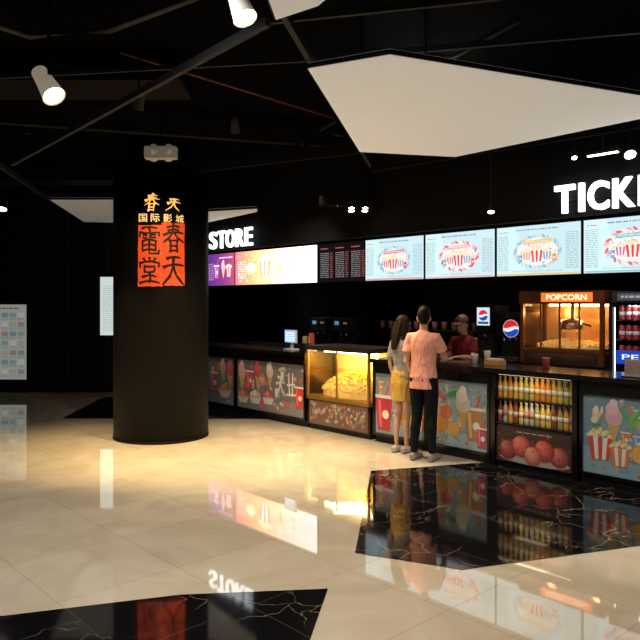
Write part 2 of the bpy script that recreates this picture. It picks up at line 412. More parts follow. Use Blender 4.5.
def ragged(x0, x1, z0, z1):
    P = []
    for a, b in (((x0, z0), (x1, z0)), ((x1, z0), (x1, z1)), ((x1, z1), (x0, z1)), ((x0, z1), (x0, z0))):
        for i in range(8): P.append((a[0] + (b[0] - a[0]) * i / 8 + rs.uniform(-.005, .005), a[1] + (b[1] - a[1]) * i / 8 + rs.uniform(-.005, .005)))
    return P
f.poly(ragged(-.29, .01, 1.955, 2.71), (.80, .085, .015), 1); f.poly(ragged(.0, .29, 1.965, 2.745), (.80, .085, .015), 1.1)
for i in range(50):
    a = rs.uniform(-.27, .27); b = rs.uniform(1.98, 2.68); f.circ(a, b, rs.uniform(.003, .010), rs.choice([(.95, .3, .08), (.6, .04, .01)]), 1.5, n=7)
link('red_panel', bend(f.mesh(lambda c: M(c, .6, 0, .15, 0, .3)), .004), t)  # slight emission put into the red so the unlit panel glows
f = Flat(); f.eps = .002
K = (.006, .004, .004)
f.brush('電', -.27, -.02, 2.35, 2.68, .025, K, 3, taper=.95, bow=.10); f.brush('春', .02, .27, 2.38, 2.715, .026, K, 3, taper=.95, bow=.10)
f.brush('堂', -.27, -.02, 1.985, 2.31, .026, K, 3, taper=.95, bow=.10); f.brush('天', .02, .27, 1.99, 2.35, .032, K, 3, taper=.95, bow=.10)
link('seal_characters', bend(f.mesh(lambda c: M(c, .6)), .004), t)
GM = lambda c: M(c, .4, 0, .05, 0, 1.0)
f = Flat(); f.eps = .002
f.brush('春', -.20, -.03, 2.885, 3.085, .024, (1, .55, .14), 2, taper=.25, bow=.10, slant=.03); f.brush('天', .07, .23, 2.90, 3.05, .027, (1, .55, .14), 2, taper=.25, bow=.10, slant=.03)
link('brush_lettering', bend(f.mesh(GM), .004), t)
f = Flat(); f.eps = .002
for i, ch in enumerate('国际影城'): f.text(ch, -.225 + .15 * i, 2.80, .105, .10, (1, .62, .22), 2, .004)
link('small_lettering', bend(f.mesh(GM), .004), t)

# ------------------------------------------------------------ fixtures / lamps
def light(kind, loc, power, col, aim=None, size=.1, spot=70, blend=.85, spread=None):
    d = bpy.data.lights.new('lamp', kind); d.energy = power; d.color = col
    o = bpy.data.objects.new('lamp_light', d); COL.objects.link(o); o.location = loc
    if kind == 'SPOT': d.spot_size = math.radians(spot); d.spot_blend = blend; d.shadow_soft_size = size
    elif kind == 'AREA':
        d.size = size
        if spread: d.spread = math.radians(spread)
    else: d.shadow_soft_size = size
    if aim is not None: o.rotation_euler = (Vector(aim) - Vector(loc)).to_track_quat('-Z', 'Y').to_euler()
    return o
def spotlamp(loc, aim, label, k=1.0, body=BLACK, glow=6, col=(1, .85, .6), power=0, spot=70, heads=((0, 0),), lcol=(1, .70, .34), ceil=3.9):
    loc = Vector(loc)
    t = thing('track_spotlight', label, 'spotlight', loc)
    q = (Vector(aim) - loc).to_track_quat('-Z', 'Y').to_matrix().to_4x4()
    B('stem', (-.007 * k, .007 * k, -.007 * k, .007 * k, .03 * k, ceil - loc.z), BLACK, t)
    if len(heads) > 1:
        xs = [h[0] for h in heads]
        B('housing', (min(xs) - .085, max(xs) + .085, -.05, .05, -.05, .07), body, t, bevel=.006)
    for hx, hy in heads:
        bm = bmesh.new(); lathe(bm, [(.02 * k, .14 * k), (.045 * k, .135 * k), (.05 * k, .05 * k), (.062 * k, -.06 * k), (.066 * k, -.07 * k), (.062 * k, -.068 * k), (.056 * k, -.045 * k)], 24)
        bmesh.ops.transform(bm, matrix=Matrix.Translation((hx, hy, 0)) @ q, verts=bm.verts)
        fin('lamp_head', bm, body, t, smooth=True)
        if glow:
            bm = bmesh.new(); lathe(bm, [(.055 * k, -.060 * k), (.035 * k, -.072 * k), (.01 * k, -.074 * k), (.004, -.0745 * k)], 20)
            bmesh.ops.transform(bm, matrix=Matrix.Translation((hx, hy, 0)) @ q, verts=bm.verts)
            fin('lens', bm, E(col, glow), t)
    if power:
        d = (Vector(aim) - loc).normalized()
        light('SPOT', loc + d * .12, power, lcol, aim, .05, spot)
    return t
WB = M((.75, .74, .7), .4)
def FP(px, py, z): return G(px, py, z)
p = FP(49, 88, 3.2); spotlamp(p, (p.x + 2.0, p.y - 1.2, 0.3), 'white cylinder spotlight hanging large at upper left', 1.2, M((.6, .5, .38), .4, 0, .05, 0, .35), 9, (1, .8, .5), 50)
p = FP(241, 8, 3.2); spotlamp(p, (p.x + 1.2, p.y - 1.0, 0), 'brightly lit spotlight at the top beside the small triangular panel', .95, WB, 16, (1, .8, .45), 30)
p = FP(139, 103, 3.3); spotlamp(p, (p.x - 1, p.y + 1, 0), 'small dark unlit spotlight above and left of the column', .7, M((.1, .1, .1), .4), 0)
p = FP(161, 154, 3.25); spotlamp(p, (CC.x + .1, 8.45, 2.35), 'double square spotlight directly in front of the column top', .8, M((.35, .30, .24), .4, 0, .2, 0, .22, 60), 9, (1, .85, .55), 95, 48, ((-.075, 0), (.075, 0)))  # housing given faint emission so it reads as dully lit
p = FP(3, 205, 3.1); spotlamp(p, (p.x, p.y - 1.5, 0), 'small lit spotlight at the far left edge', 1.1, BLACK, 12)
p = FP(235, 128, 3.4); spotlamp(p, (p.x, p.y + 1, 0), 'small dark spotlight between column and large cream panel', .7, M((.12, .12, .12), .4), 0)
p = FP(332, 202, 3.0); spotlamp(p, (p.x - .3, p.y - 2.4, 0), 'twin small lit spotlight above the dark menu screen', .62, BLACK, 18, (1, .85, .55), 200, 100, ((-.07, 0), (.07, 0)))
p = FP(358, 207, 2.95); spotlamp(p, (p.x + .1, p.y - 2.4, 0), 'larger twin spotlight just right of the other twin spotlight', .8, BLACK, 20, (1, .92, .75), 200, 100, ((-.085, 0), (.085, 0)))
p = FP(491, 209, 2.72); spotlamp((p.x, p.y, 2.72), (p.x - .3, p.y - 1.2, 0), 'single small spotlight over the customers under the fascia', .6, BLACK, 12, (1, .85, .6), 55, 80)
p = FP(574, 156, 3.1); spotlamp(p, (p.x - .3, p.y - 2.2, 0), 'small lit spotlight above the start of the ticket sign', .42, BLACK, 12, (1, .95, .85), 30, 80)
p = FP(629, 151, 3.1); spotlamp(p, (p.x - .3, p.y - 2.6, 0), 'brightest white spotlight at right edge above the ticket sign', .85, BLACK, 18, (1, .97, .9), 30, 80)
p = FP(603, 154, 3.1); t = thing('linear_lamp', 'thin white strip lamp between the two spotlights above the ticket sign', 'lamp', p, RZ)
B('lamp_bar', (-.16, .16, -.015, .015, 0, .03), BLACK, t); B('diffuser', (-.14, .14, -.018, .012, -.008, .004), E((1, .97, .9), 5), t); B('rod', (-.004, .004, -.004, .004, .03, .8), BLACK, t)
GOLDL = (1, .68, .30)
spotlamp((-1.0, 7.5, 3.6), (-1.25, 8.2, 0), 'dark spotlight hidden in the ceiling before the column, right side', .8, BLACK, 0, power=720, spot=70, lcol=GOLDL)
spotlamp((-3.1, 7.3, 3.6), (-2.8, 8.1, 0), 'dark spotlight hidden in the ceiling before the column, left side', .8, BLACK, 0, power=720, spot=66, lcol=GOLDL)
spotlamp((.2, 7.4, 3.6), (-.1, 7.8, 0), 'dark spotlight hidden between the column and the customers', .8, BLACK, 0, power=430, spot=76, lcol=(1, .78, .48))
spotlamp((.9, 5.6, 3.6), (1.6, 8.2, .6), 'dark spotlight above the marble inlay aimed at the two customers', .8, BLACK, 0, power=330, spot=56, lcol=(1, .88, .74))
spotlamp((-1.0, 3.0, 3.7), (-.9, 4.8, 0), 'added dark fill spotlight above the near floor', .8, BLACK, 0, power=310, spot=115, lcol=(1, .92, .82))  # unseen fill lamp, added to lift the grey foreground
spotlamp((-4.2, 4.8, 3.7), (-3.6, 6.2, 0), 'added dark fill spotlight above the floor at left', .8, BLACK, 0, power=190, spot=105, lcol=(1, .88, .72))  # unseen fill lamp, added for the left side of the foreground floor
spotlamp((2.4, 3.4, 3.7), (3.4, 6.2, .5), 'added dark fill spotlight above the right foreground', .8, BLACK, 0, power=290, spot=90, lcol=(1, .91, .8))  # unseen extra lamp, added to brighten the right counter posters
spotlamp((-.2, 8.1, 3.6), (-.6, 10.7, .5), 'dark spotlight aimed at the left counter posters', .8, BLACK, 0, power=230, spot=62, lcol=(1, .87, .7))

# ------------------------------------------------------------ lit signs
def sign(label, letters, v, st, h=.28, bold=.02):
    u0 = letters[0][1]; t = thing('lit_sign', label, 'sign', W(u0, v, 2.62), RZ)
    for ch, a, b in letters:
        me = textmesh(ch, (b - a), h, bold, .02, (a + b) / 2 - u0, h / 2 + .01)
        me.materials.append(E((.86, .94, 1), st)); me.materials.append(E((.86, .94, 1), st))
        link('letter', me, t)
    B('mounting_rail', (0, letters[-1][2] - u0, .025, .045, .13, .15), BLACK, t)
    return t
sign('white illuminated STORE letters on the black fascia beside the column', [('S', .16, .36), ('T', .40, .595), ('O', .625, .85), ('R', .89, 1.09), ('E', 1.13, 1.31)], -.05, 2.4, .28, .012)
sign('white illuminated TICKETS letters on the black fascia at the right', [('T', 6.28, 6.485), ('I', 6.53, 6.58), ('C', 6.62, 6.82), ('K', 6.86, 7.06), ('E', 7.095, 7.255), ('T', 7.28, 7.47), ('S', 7.50, 7.69)], -.05, 3.2, .275, .024)

# ------------------------------------------------------------ menu screens
def screen(u0, label, drawer, st, w=1.265, h=.70, z=2.115):
    t = thing('menu_screen', label, 'screen', W(u0, 2.05, z), RZ, 'menu screens on the wall behind the counter')
    B('bezel', (0, w, 0, .06, 0, h), M((.02, .02, .022), .3), t, bevel=.004)
    f = Flat(); drawer(f, w, h); f.build('display', t, GL(st), (0, -.001, 0))
    B('bracket', (.3, w - .3, .06, .15, .2, .5), BLACK, t)
def d_light(bg, acc, seed, hue):
    def fn(f, w, h):
        r = random.Random(seed)
        f.rect(.012, w - .012, .012, h - .012, bg, 1)
        f.poly([(.02, .02), (w * .4, .02), (.3, h - .02), (.02, h - .02)], tuple(min(1, c * 1.1) for c in bg), 1.4)
        f.rect(.03, w - .03, .02, .04, acc, 1.6)
        cx = w / 2; pal = [(1, .45, .45), (.25, .60, .85), (1, .90, .80), (1, .70, .45), (.95, .15, .2), (.45, .75, .90)]
        for i in range(30):      # blue and pink swirl ring
            a = i * math.pi / 15; q = .33
            f.circ(cx + q * math.cos(a), .33 + q * .62 * math.sin(a), .045, pal[(i * 2 + seed) % 6], 2 + i * .01, .018, rot=a + .9, n=10)
        f.circ(cx, .33, .30, (.95, .97, .95), 2.5, .19, n=28)
        for i in range(60):
            a = r.uniform(0, 6.28); q = math.sqrt(r.random()); f.circ(cx + .29 * q * math.cos(a), .33 + .18 * q * math.sin(a), r.uniform(.006, .014), pal[i % 6], 2.7 + i * .005, n=7)
        f.poly([(cx - .22, .43), (cx + .22, .45), (cx + .20, .50), (cx - .20, .48)], acc, 3.2); f.lines(cx - .18, cx + .18, .452, .48, 1, (1, .97, .85), 3.6, r)
        f.bucket(cx - .15, .28, .50, hue, 3.8); f.bucket(cx + .15, .28, .50, (.2, .4, .7), 3.8); f.bucket(cx, .28, .72, (.88, .08, .08), 5.2)
        f.cup(cx + .25, .25, .5, hue, ly=7); f.cup(cx - .25, .25, .5, (.2, .45, .7), ly=7)
        f.lines(.035, .20, .08, .57, 22, (.40, .52, .56), 2, r); f.lines(w - .22, w - .04, .08, .57, 22, (.40, .52, .56), 2, r)
        f.lines(.05, .2, .60, .63, 1, (.75, .2, .2), 2, r); f.lines(.26, w - .26, .06, .075, 1, (.7, .25, .2), 2, r); f.lines(.32, w - .32, .61, .655, 1, (.25, .4, .45), 2, r)
    return fn
def d_dark(f, w, h):
    r = random.Random(3)
    f.rect(.01, w - .01, .01, h - .01, (.008, .006, .007), 1)
    for k in range(3):
        x = .07 + k * .39
        f.lines(x, x + .2, .585, .625, 1, (.7, .15, .1), 2, r)
        f.lines(x, x + .22, .08, .54, 14, (.30, .26, .26), 2, r)
        f.lines(x + .25, x + .32, .08, .54, 14, (.40, .10, .08), 2, r)
def grad(f, x0, x1, z0, z1, stops, n=40, ly=1.0):
    for i in range(n):
        t = (i + .5) / n * (len(stops) - 1); k = min(int(t), len(stops) - 2); q = t - k
        c = tuple(stops[k][j] * (1 - q) + stops[k + 1][j] * q for j in range(3))
        f.rect(x0 + (x1 - x0) * i / n, x0 + (x1 - x0) * (i + 1) / n, z0, z1, c, ly)
def d_glow(f, w, h):
    r = random.Random(4)
    grad(f, .01, w - .01, .01, h - .01, [(.55, .12, .16), (1, .30, .12), (1, .50, .25), (1, .66, .48), (1, .82, .78), (1, .88, .90)])
    f.bucket(1.0, .34, 1.5, (1, .30, .16), 2); f.circ(.55, .33, .16, (1, .62, .3), 2, .11); f.circ(.55, .37, .13, (1, .8, .5), 2.2, .08)
    f.cone(1.5, .38, 1.5, (1, .6, .4), 2); f.cup(1.85, .34, 1.2, (1, .56, .4), (1, .95, .9), 2)
    f.scatter(.1, 2.4, .06, .64, 60, [(1, .75, .5), (1, .6, .4), (1, .93, .88)], r)
    f.lines(1.2, 2.4, .58, .64, 1, (1, .45, .32), 3, r); f.lines(2.0, 2.45, .12, .5, 8, (1, .6, .5), 3, r); f.lines(.1, .4, .12, .5, 8, (.95, .5, .4), 3, r)
def d_purple(f, w, h):
    r = random.Random(6)
    grad(f, .01, w - .01, .01, h - .01, [(.05, .02, .12), (.12, .03, .22), (.22, .04, .22), (.42, .08, .16)])
    f.cup(.6, .32, 1.3, (.5, .12, .4), ly=2); f.cone(.85, .36, 1.3, (.8, .4, .5), 2); f.bucket(1.05, .3, .9, (.6, .1, .2), 2)
    f.lines(.7, 1.2, .56, .64, 1, (.7, .55, .8), 3, r); f.lines(.3, .5, .12, .5, 8, (.4, .25, .5), 3, r)
screen(-3.34, 'purple menu screen partly hidden by the column', d_purple, 1.5)
screen(-2.06, 'wide overexposed orange and pink food screen left of the dark menu', d_glow, 2.4, 2.545)
screen(.5, 'black menu screen with small red and white text rows', d_dark, 1.0, 1.16)
screen(1.68, 'pale blue popcorn menu screen right next to the black screen', d_light((.66, .90, .97), (.9, .3, .35), 11, (.85, .08, .15)), 1.0)
screen(2.96, 'pale blue popcorn menu screen third from the right edge', d_light((.67, .90, .96), (1, .5, .5), 12, (.9, .15, .15)), 1.0)
screen(4.24, 'pale popcorn menu screen with an orange banner above the popcorn machine', d_light((.66, .89, .95), (1, .6, .15), 13, (.95, .35, .08)), 1.0)
screen(5.52, 'menu screen with teal banner under the ticket sign', d_light((.67, .90, .96), (.3, .65, .7), 14, (.9, .12, .35)), 1.0)
screen(6.80, 'last menu screen at the right end of the row', d_light((.67, .90, .96), (.7, .3, .6), 15, (.7, .1, .35)), 1.0)
for u in (1.0, 2.9, 4.6, 6.2):
    light('AREA', W(u, 1.1, 2.95), 5, (1, .82, .65), W(u, 1.1, 0), .3, spread=75)

# ------------------------------------------------------------ counter cabinets
def cabinet(u0, u1, label, art, dim=1.0):
    w = u1 - u0
    t = thing('counter_cabinet', label, 'counter', W(u0, 0, 0), RZ)
    B('body', (.005, w - .005, .03, .56, .09, 1.0), GLOSSBLACK, t)
    B('plinth', (.005, w - .005, .06, .54, 0, .09), DARK, t)
    B('frame', [(.005, .035, .0, .03, .09, 1.0), (w - .035, w - .005, 0, .03, .09, 1.0), (.035, w - .035, 0, .03, .09, .12), (.035, w - .035, 0, .03, .87, 1.0)], GLOSSBLACK, t)
    f = Flat(); f.k = dim; art(f, .035, w - .035, .12, .87); f.build('poster_panel', t, PRINT, (0, .025, 0))
    return t
BLU = (.26, .38, .46); BL2 = (.34, .46, .50)
PAL = [(.75, .3, .1), (.7, .15, .2), (.15, .45, .3), (.85, .75, .5), (.2, .4, .6), (.8, .8, .78), (.6, .4, .5)]
def base(f, x0, x1, z0, z1, bg, seed, n=110):
    r = random.Random(seed)
    f.rect(x0, x1, z0, z1, bg, .5)
    f.poly([(x0, z0), (x1, z0), (x1, z0 + .22), (x0 + (x1 - x0) * .5, z0 + .14), (x0, z0 + .26)], tuple(min(1, c * 1.35) for c in bg), .8)
    f.circ((x0 + x1) / 2, (z0 + z1) / 2 + .05, min(.32, (x1 - x0) * .45), tuple(min(1, c * 1.2) for c in bg), 1.0, .24)
    f.scatter(x0 + .03, x1 - .03, z0 + .03, z1 - .03, n, PAL, r, 1.2)
    for i in range(int(n / 9)):
        x = r.uniform(x0 + .07, x1 - .07); z = r.uniform(z0 + .12, z1 - .16); k = i % 4; c = PAL[r.randrange(7)]; ly = 2.4 + i * .02
        if k == 0: f.cup(x, z, .6, c, ly=ly)
        elif k == 1: f.fruit(x, z, .035, c, ly)
        elif k == 2: f.cone(x, z, .7, c, ly)
        else: f.leaf(x, z, .7, r.uniform(0, 3), (.12, .42, .2), ly)
    return r
def a_left(f, x0, x1, z0, z1):
    base(f, x0, x1, z0, z1, (.20, .24, .27), 1)
    f.bucket(x0 + .4, z0 + .35, 1.3, (.75, .12, .1), 5); f.cup(x0 + .75, z0 + .35, 1.5, (.6, .15, .2), ly=5); f.leaf(x0 + .9, z0 + .6, 2, .5, (.7, .35, .1), 5)
    f.cup(x0 + .15, z0 + .3, 1.4, (.7, .4, .3), ly=5); f.bowl(x0 + 1.05, z0 + .2, .16, (.75, .20, .15), 5); f.cone(x0 + 1.0, z0 + .55, 1.3, (.85, .5, .5), 8); f.cone(x0 + 1.2, z0 + .5, 1.5, (.7, .15, .15), 8)
def a_left2(f, x0, x1, z0, z1):
    base(f, x0, x1, z0, z1, (.22, .21, .23), 2, 90)
    f.bowl(x0 + .15, z0 + .16, .14, (.80, .18, .18), 4.5); f.cone(x0 + .12, z0 + .50, 1.6, (.92, .5, .5), 7); f.cup(x0 + .32, z0 + .46, 1.3, (.8, .1, .15), ly=7)
    f.bowl(x0 + .46, z0 + .18, .15, (.88, .55, .52), 5); f.cone(x0 + .52, z0 + .54, 1.4, (.75, .12, .15), 7.5); f.ball(x0 + .66, z0 + .44, .09, (.85, .35, .33), 7)
    f.bowl(x0 + .78, z0 + .20, .14, (.7, .10, .12), 6); f.cone(x0 + .82, z0 + .56, 1.4, (.95, .75, .7), 8); f.fruit(x0 + .22, z0 + .34, .05, (.8, .1, .12), 8); f.fruit(x0 + .62, z0 + .1, .05, (.8, .12, .12), 8)
    WH = (.95, .92, .9)
    f.brush('天', x0 + .98, x0 + 1.17, z0 + .28, z0 + .58, .035, WH, 11)
    for (a, b, c, d) in ((1.22, .44, 1.40, .46), (1.26, .62, 1.28, .28), (1.35, .62, 1.34, .28), (1.20, .30, 1.42, .31)):
        v = Vector((c - a, d - b)).normalized(); n_ = Vector((-v.y, v.x)) * .014
        f.poly([(x0 + a + n_.x, z0 + b + n_.y), (x0 + c + n_.x, z0 + d + n_.y), (x0 + c - n_.x, z0 + d - n_.y), (x0 + a - n_.x, z0 + b - n_.y)], WH, 11.3)
    f.cup(x0 + 1.49, z0 + .30, 1.4, (.75, .07, .05), ly=10); f.leaf(x0 + 1.1, z0 + .66, 1.2, .3, (.7, .66, .6), 10); f.leaf(x0 + 1.2, z0 + .16, 1.4, -.2, (.7, .2, .15), 10)
def a_mid(f, x0, x1, z0, z1):
    base(f, x0, x1, z0, z1, BLU, 3)
    f.cup(x0 + .14, z0 + .28, 2.0, (.6, .06, .09), ly=5); f.fruit(x0 + .40, z0 + .25, .09, (.8, .36, .08), 5); f.fruit(x0 + .55, z0 + .2, .075, (.75, .6, .12), 6); f.cone(x0 + .68, z0 + .42, 1.6, (.8, .45, .5), 6)
    f.leaf(x0 + .5, z0 + .6, 1.6, .6, (.08, .4, .2), 5); f.leaf(x0 + .3, z0 + .62, 1.4, 2.4, (.1, .4, .35), 5); f.cup(x0 + .42, z0 + .45, 1.2, (.2, .45, .6), ly=7); f.bucket(x0 + .7, z0 + .2, .8, (.7, .12, .1), 8)
def a_mid2(f, x0, x1, z0, z1):
    base(f, x0, x1, z0, z1, BL2, 4)
    f.fruit(x0 + .16, z0 + .24, .10, (.85, .35, .06), 5); f.fruit(x0 + .34, z0 + .2, .085, (.85, .45, .12), 6); f.fruit(x0 + .24, z0 + .38, .08, (.8, .2, .12), 7)
    f.cup(x0 + .62, z0 + .3, 1.7, (.6, .3, .12), ly=5); f.cone(x0 + .47, z0 + .45, 1.7, (.85, .75, .6), 7); f.leaf(x0 + .35, z0 + .6, 1.5, .3, (.1, .45, .22), 5); f.leaf(x0 + .15, z0 + .58, 1.4, -.7, (.7, .15, .25), 5); f.cup(x0 + .72, z0 + .16, 1.0, (.6, .1, .2), ly=8)
def a_right(f, x0, x1, z0, z1):
    base(f, x0, x1, z0, z1, (.24, .36, .44), 5, 150)
    f.bucket(x0 + .17, z0 + .26, 1.0, (.8, .12, .08), 5); f.bucket(x0 + .36, z0 + .20, .8, (.85, .3, .08), 7); f.fruit(x0 + .55, z0 + .24, .09, (.85, .45, .1), 5); f.cup(x0 + .8, z0 + .35, 1.8, (.65, .1, .3), ly=5); f.leaf(x0 + .5, z0 + .56, 1.6, 1.0, (.25, .6, .2), 5); f.leaf(x0 + .38, z0 + .6, 1.4, 2.3, (.15, .55, .25), 5); f.cone(x0 + .3, z0 + .52, 1.4, (.85, .5, .6), 8); f.cup(x0 + .62, z0 + .48, 1.1, (.2, .5, .3), ly=8)
cabinet(-.6, .8, 'counter cabinet emerging from behind the column with dim grey snack poster', a_left, .85)
cabinet(.8, 2.47, 'counter cabinet with white lettering and pink dessert poster left of the popcorn case', a_left2, .9)
cabinet(3.76, 4.62, 'counter cabinet with dark red cup poster behind the woman', a_mid, .8)
cabinet(4.62, 5.49, 'counter cabinet with orange fruit poster right of the man', a_mid2, .8)
cabinet(6.5, 7.55, 'counter cabinet with popcorn bucket poster right of the bottle rack', a_right, .8)
cabinet(7.55, 8.6, 'last counter cabinet at the right end of the counter', a_mid, .8)
def worktop(u0, u1, label):
    t = B('worktop', (0, u1 - u0, -.04, .62, 0, .05), M((.008, .007, .007), .18, 0, .2, .2), bevel=.006)
    t.location = W(u0, 0, 1.0); t.rotation_euler = (0, 0, RZ); tag(t, label, 'worktop')
worktop(-.62, 2.47, 'long black polished worktop left of the popcorn case')
worktop(3.74, 8.62, 'long black polished worktop running from popcorn case to the right end')

# ------------------------------------------------------------ popcorn warmer case
t = thing('popcorn_display_case', 'glass popcorn case glowing yellow between the left and centre counters', 'display case', W(2.5, 0, 0), RZ)
w = 1.2
B('body', (0, w, .02, .6, .06, .42), GLOSSBLACK, t); B('plinth', (.02, w - .02, .05, .55, 0, .06), DARK, t)
f = Flat(); f.k = .8; f.rect(.04, w - .04, .08, .41, (.20, .13, .11), 1)
for i in range(90):
    x, z = random.uniform(.09, w - .09), random.uniform(.11, .38); c = random.choice([(.5, .38, .33), (.4, .18, .14), (.6, .52, .47), (.3, .25, .2), (.5, .14, .1)])
    for k in range(5): f.circ(x + .016 * math.cos(k * 1.257), z + .016 * math.sin(k * 1.257), .011, c, 2 + i * .05, n=7)
    f.circ(x, z, .007, (.7, .55, .3), 2.04 + i * .05, n=6)
f.build('floral_panel', t, PRINT, (0, .018, 0))
GOLD = M((.5, .3, .08), .3, .7)
for x in (0, w - .03):
    for y in (0.0, .57): B('corner_post', (x, x + .03, y, y + .03, .42, 1.12), GOLD, t)
B('mullion', (w / 2 - .012, w / 2 + .012, 0, .02, .46, 1.1), GOLD, t)
B('case_base', (0, w, 0, .6, .42, .47), GOLD, t, bevel=.004)
B('lid', (-.02, w + .02, -.02, .62, 1.1, 1.16), M((.03, .02, .015), .3), t, bevel=.01)
B('front_glass', (.03, w - .03, .008, .014, .47, 1.1), glass(), t); B('side_glass', (.006, .012, .03, .57, .47, 1.1), glass(), t); B('side_glass', (w - .012, w - .006, .03, .57, .47, 1.1), glass(), t)
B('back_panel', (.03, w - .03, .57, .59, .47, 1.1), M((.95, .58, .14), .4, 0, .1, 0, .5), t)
B('light_tube', (.1, w - .1, .25, .29, 1.06, 1.09), E((1, .8, .4), 14), t)
B('shelf', (.04, w - .04, .1, .56, .80, .81), glass((1, .9, .7), .15), t)
light('AREA', W(3.1, .3, 1.05), 15, (1, .66, .24), W(3.1, .3, 0), .5)
def popcorn(cx, cy, z, rx, ry, h, n, r, label, loc, rz):
    bm = bmesh.new(); rr = random.Random(n)
    for i in range(n):
        a = rr.uniform(0, 6.28); q = math.sqrt(rr.random()); x = q * rx * math.cos(a); y = q * ry * math.sin(a)
        zz = rr.uniform(.7, 1) * h * (1 - q * q * .7)
        v = bmesh.ops.create_icosphere(bm, subdivisions=1, radius=r * rr.uniform(.7, 1.2), matrix=Matrix.Translation((cx + x, cy + y, z + zz)))['verts']
        for k in v: k.co += Vector((rr.uniform(-.3, .3), rr.uniform(-.3, .3), rr.uniform(-.3, .3))) * r
    ell(bm, (cx, cy, z), rx, ry, h * .8, 20)
    for v in bm.verts: v.co.z = max(v.co.z, z)
    o = fin('popcorn', bm, M((.90, .60, .18), .7, 0, .2, 0, .1), smooth=False); o.location = loc; o.rotation_euler = (0, 0, rz)
    o['kind'] = 'stuff'; tag(o, label, 'popcorn'); return o
popcorn(.6, .3, .475, .53, .25, .34, 1200, .016, 'heap of yellow popcorn inside the glowing glass case', W(2.5, 0, 0), RZ)

# ------------------------------------------------------------ bottle rack
t = thing('bottle_rack', 'black open bottle rack with round dessert poster below, right of the customers', 'display rack', W(5.5, 0, 0), RZ)
w = .98
B('side_panel', (0, .05, 0, .56, 0, 1.0), GLOSSBLACK, t); B('side_panel', (w - .05, w, 0, .56, 0, 1.0), GLOSSBLACK, t)
B('back_panel', (.05, w - .05, .30, .32, .44, 1.0), M((.05, .035, .02), .4), t)
SZ = (.475, .735)
for z in SZ: B('shelf', (.05, w - .05, .02, .30, z - .012, z), DSTEEL, t)
B('header', (.05, w - .05, 0, .30, .99, 1.0), GLOSSBLACK, t)
B('light_strip', (.08, w - .08, .03, .04, .984, .99), E((1, .8, .5), 1.6), t)
B('lower_cabinet', (.05, w - .05, .03, .56, .05, .45), GLOSSBLACK, t); B('plinth', (.05, w - .05, .06, .5, 0, .05), DARK, t)
f = Flat(); f.k = .85; f.rect(.06, w - .06, .07, .43, (.10, .05, .045), 1)
f.scatter(.08, w - .08, .09, .41, 40, [(.25, .1, .08), (.2, .16, .15), (.4, .3, .27)], random.Random(8))
f.circ(.5, .12, .40, (.5, .45, .42), 2, .05)
for i, (x, z, r, c) in enumerate(((.20, .20, .105, (.45, .10, .08)), (.78, .20, .105, (.55, .12, .10)), (.36, .25, .115, (.75, .16, .11)), (.62, .24, .115, (.70, .12, .09)), (.49, .17, .10, (.85, .25, .18)))):
    f.ball(x, z, r, c, 3 + i * .7)
f.lines(.30, .7, .385, .41, 1, (.6, .5, .4), 2)
f.build('dessert_poster', t, PRINT, (0, .028, 0))
for z in (.98, .718): light('AREA', W(6.0, .045, z), .75, (1, .76, .45), W(6.0, .16, z - .4), .35)
def bottle(label, loc, liquid, lab, cap):
    b = thing('drink_bottle', label, 'bottle', loc, RZ, 'bottles in the open rack')
    P = [(.021, 0), (.0255, .006), (.0255, .055), (.0235, .07), (.0255, .085), (.0255, .135), (.021, .16), (.013, .185), (.0105, .20), (.0105, .212)]
    L('bottle_body', P, M(liquid, .15, 0, .05, .4, .03), b, 14)
    L('label_wrap', [(.0262, .075), (.0262, .128)], M(lab, .4, 0, .25, 0, .02, 60), b, 14)
    L('cap', [(.0125, .208), (.0125, .226), (.011, .229)], M(cap, .4), b, 12)
    return b
kinds = [((.66, .26, .03), (.75, .60, .40), (.7, .3, .05)), ((.62, .42, .07), (.7, .62, .45), (.65, .5, .12)), ((.32, .32, .10), (.62, .6, .48), (.5, .5, .4)), ((.22, .06, .03), (.6, .42, .32), (.5, .1, .07)), ((.42, .38, .30), (.5, .2, .12), (.65, .6, .55))]
order = [[0, 1, 0, 1, 1, 2, 1, 0, 0, 0, 1, 1, 2, 1], [3, 4, 0, 3, 1, 4, 4, 2, 1, 1, 3, 2, 0, 4]]
cn = ['orange', 'amber', 'olive', 'dark red', 'cream coloured']
protos = {}
for row in range(2):
    for dep in range(2):
        for i in range(14):
            k = order[row][i]
            lbl = '%s drink bottle, %s from left in %s%s row of rack' % (cn[k], ORD[i], 'hidden rear of ' if dep else 'front ', ('upper', 'lower')[row])
            loc = W(5.5 + .083 + i * .0627, .065 + dep * .085, SZ[1 - row] + .001)
            if k not in protos: protos[k] = bottle(lbl, loc, *kinds[k])
            else: dup(protos[k], loc, lbl)

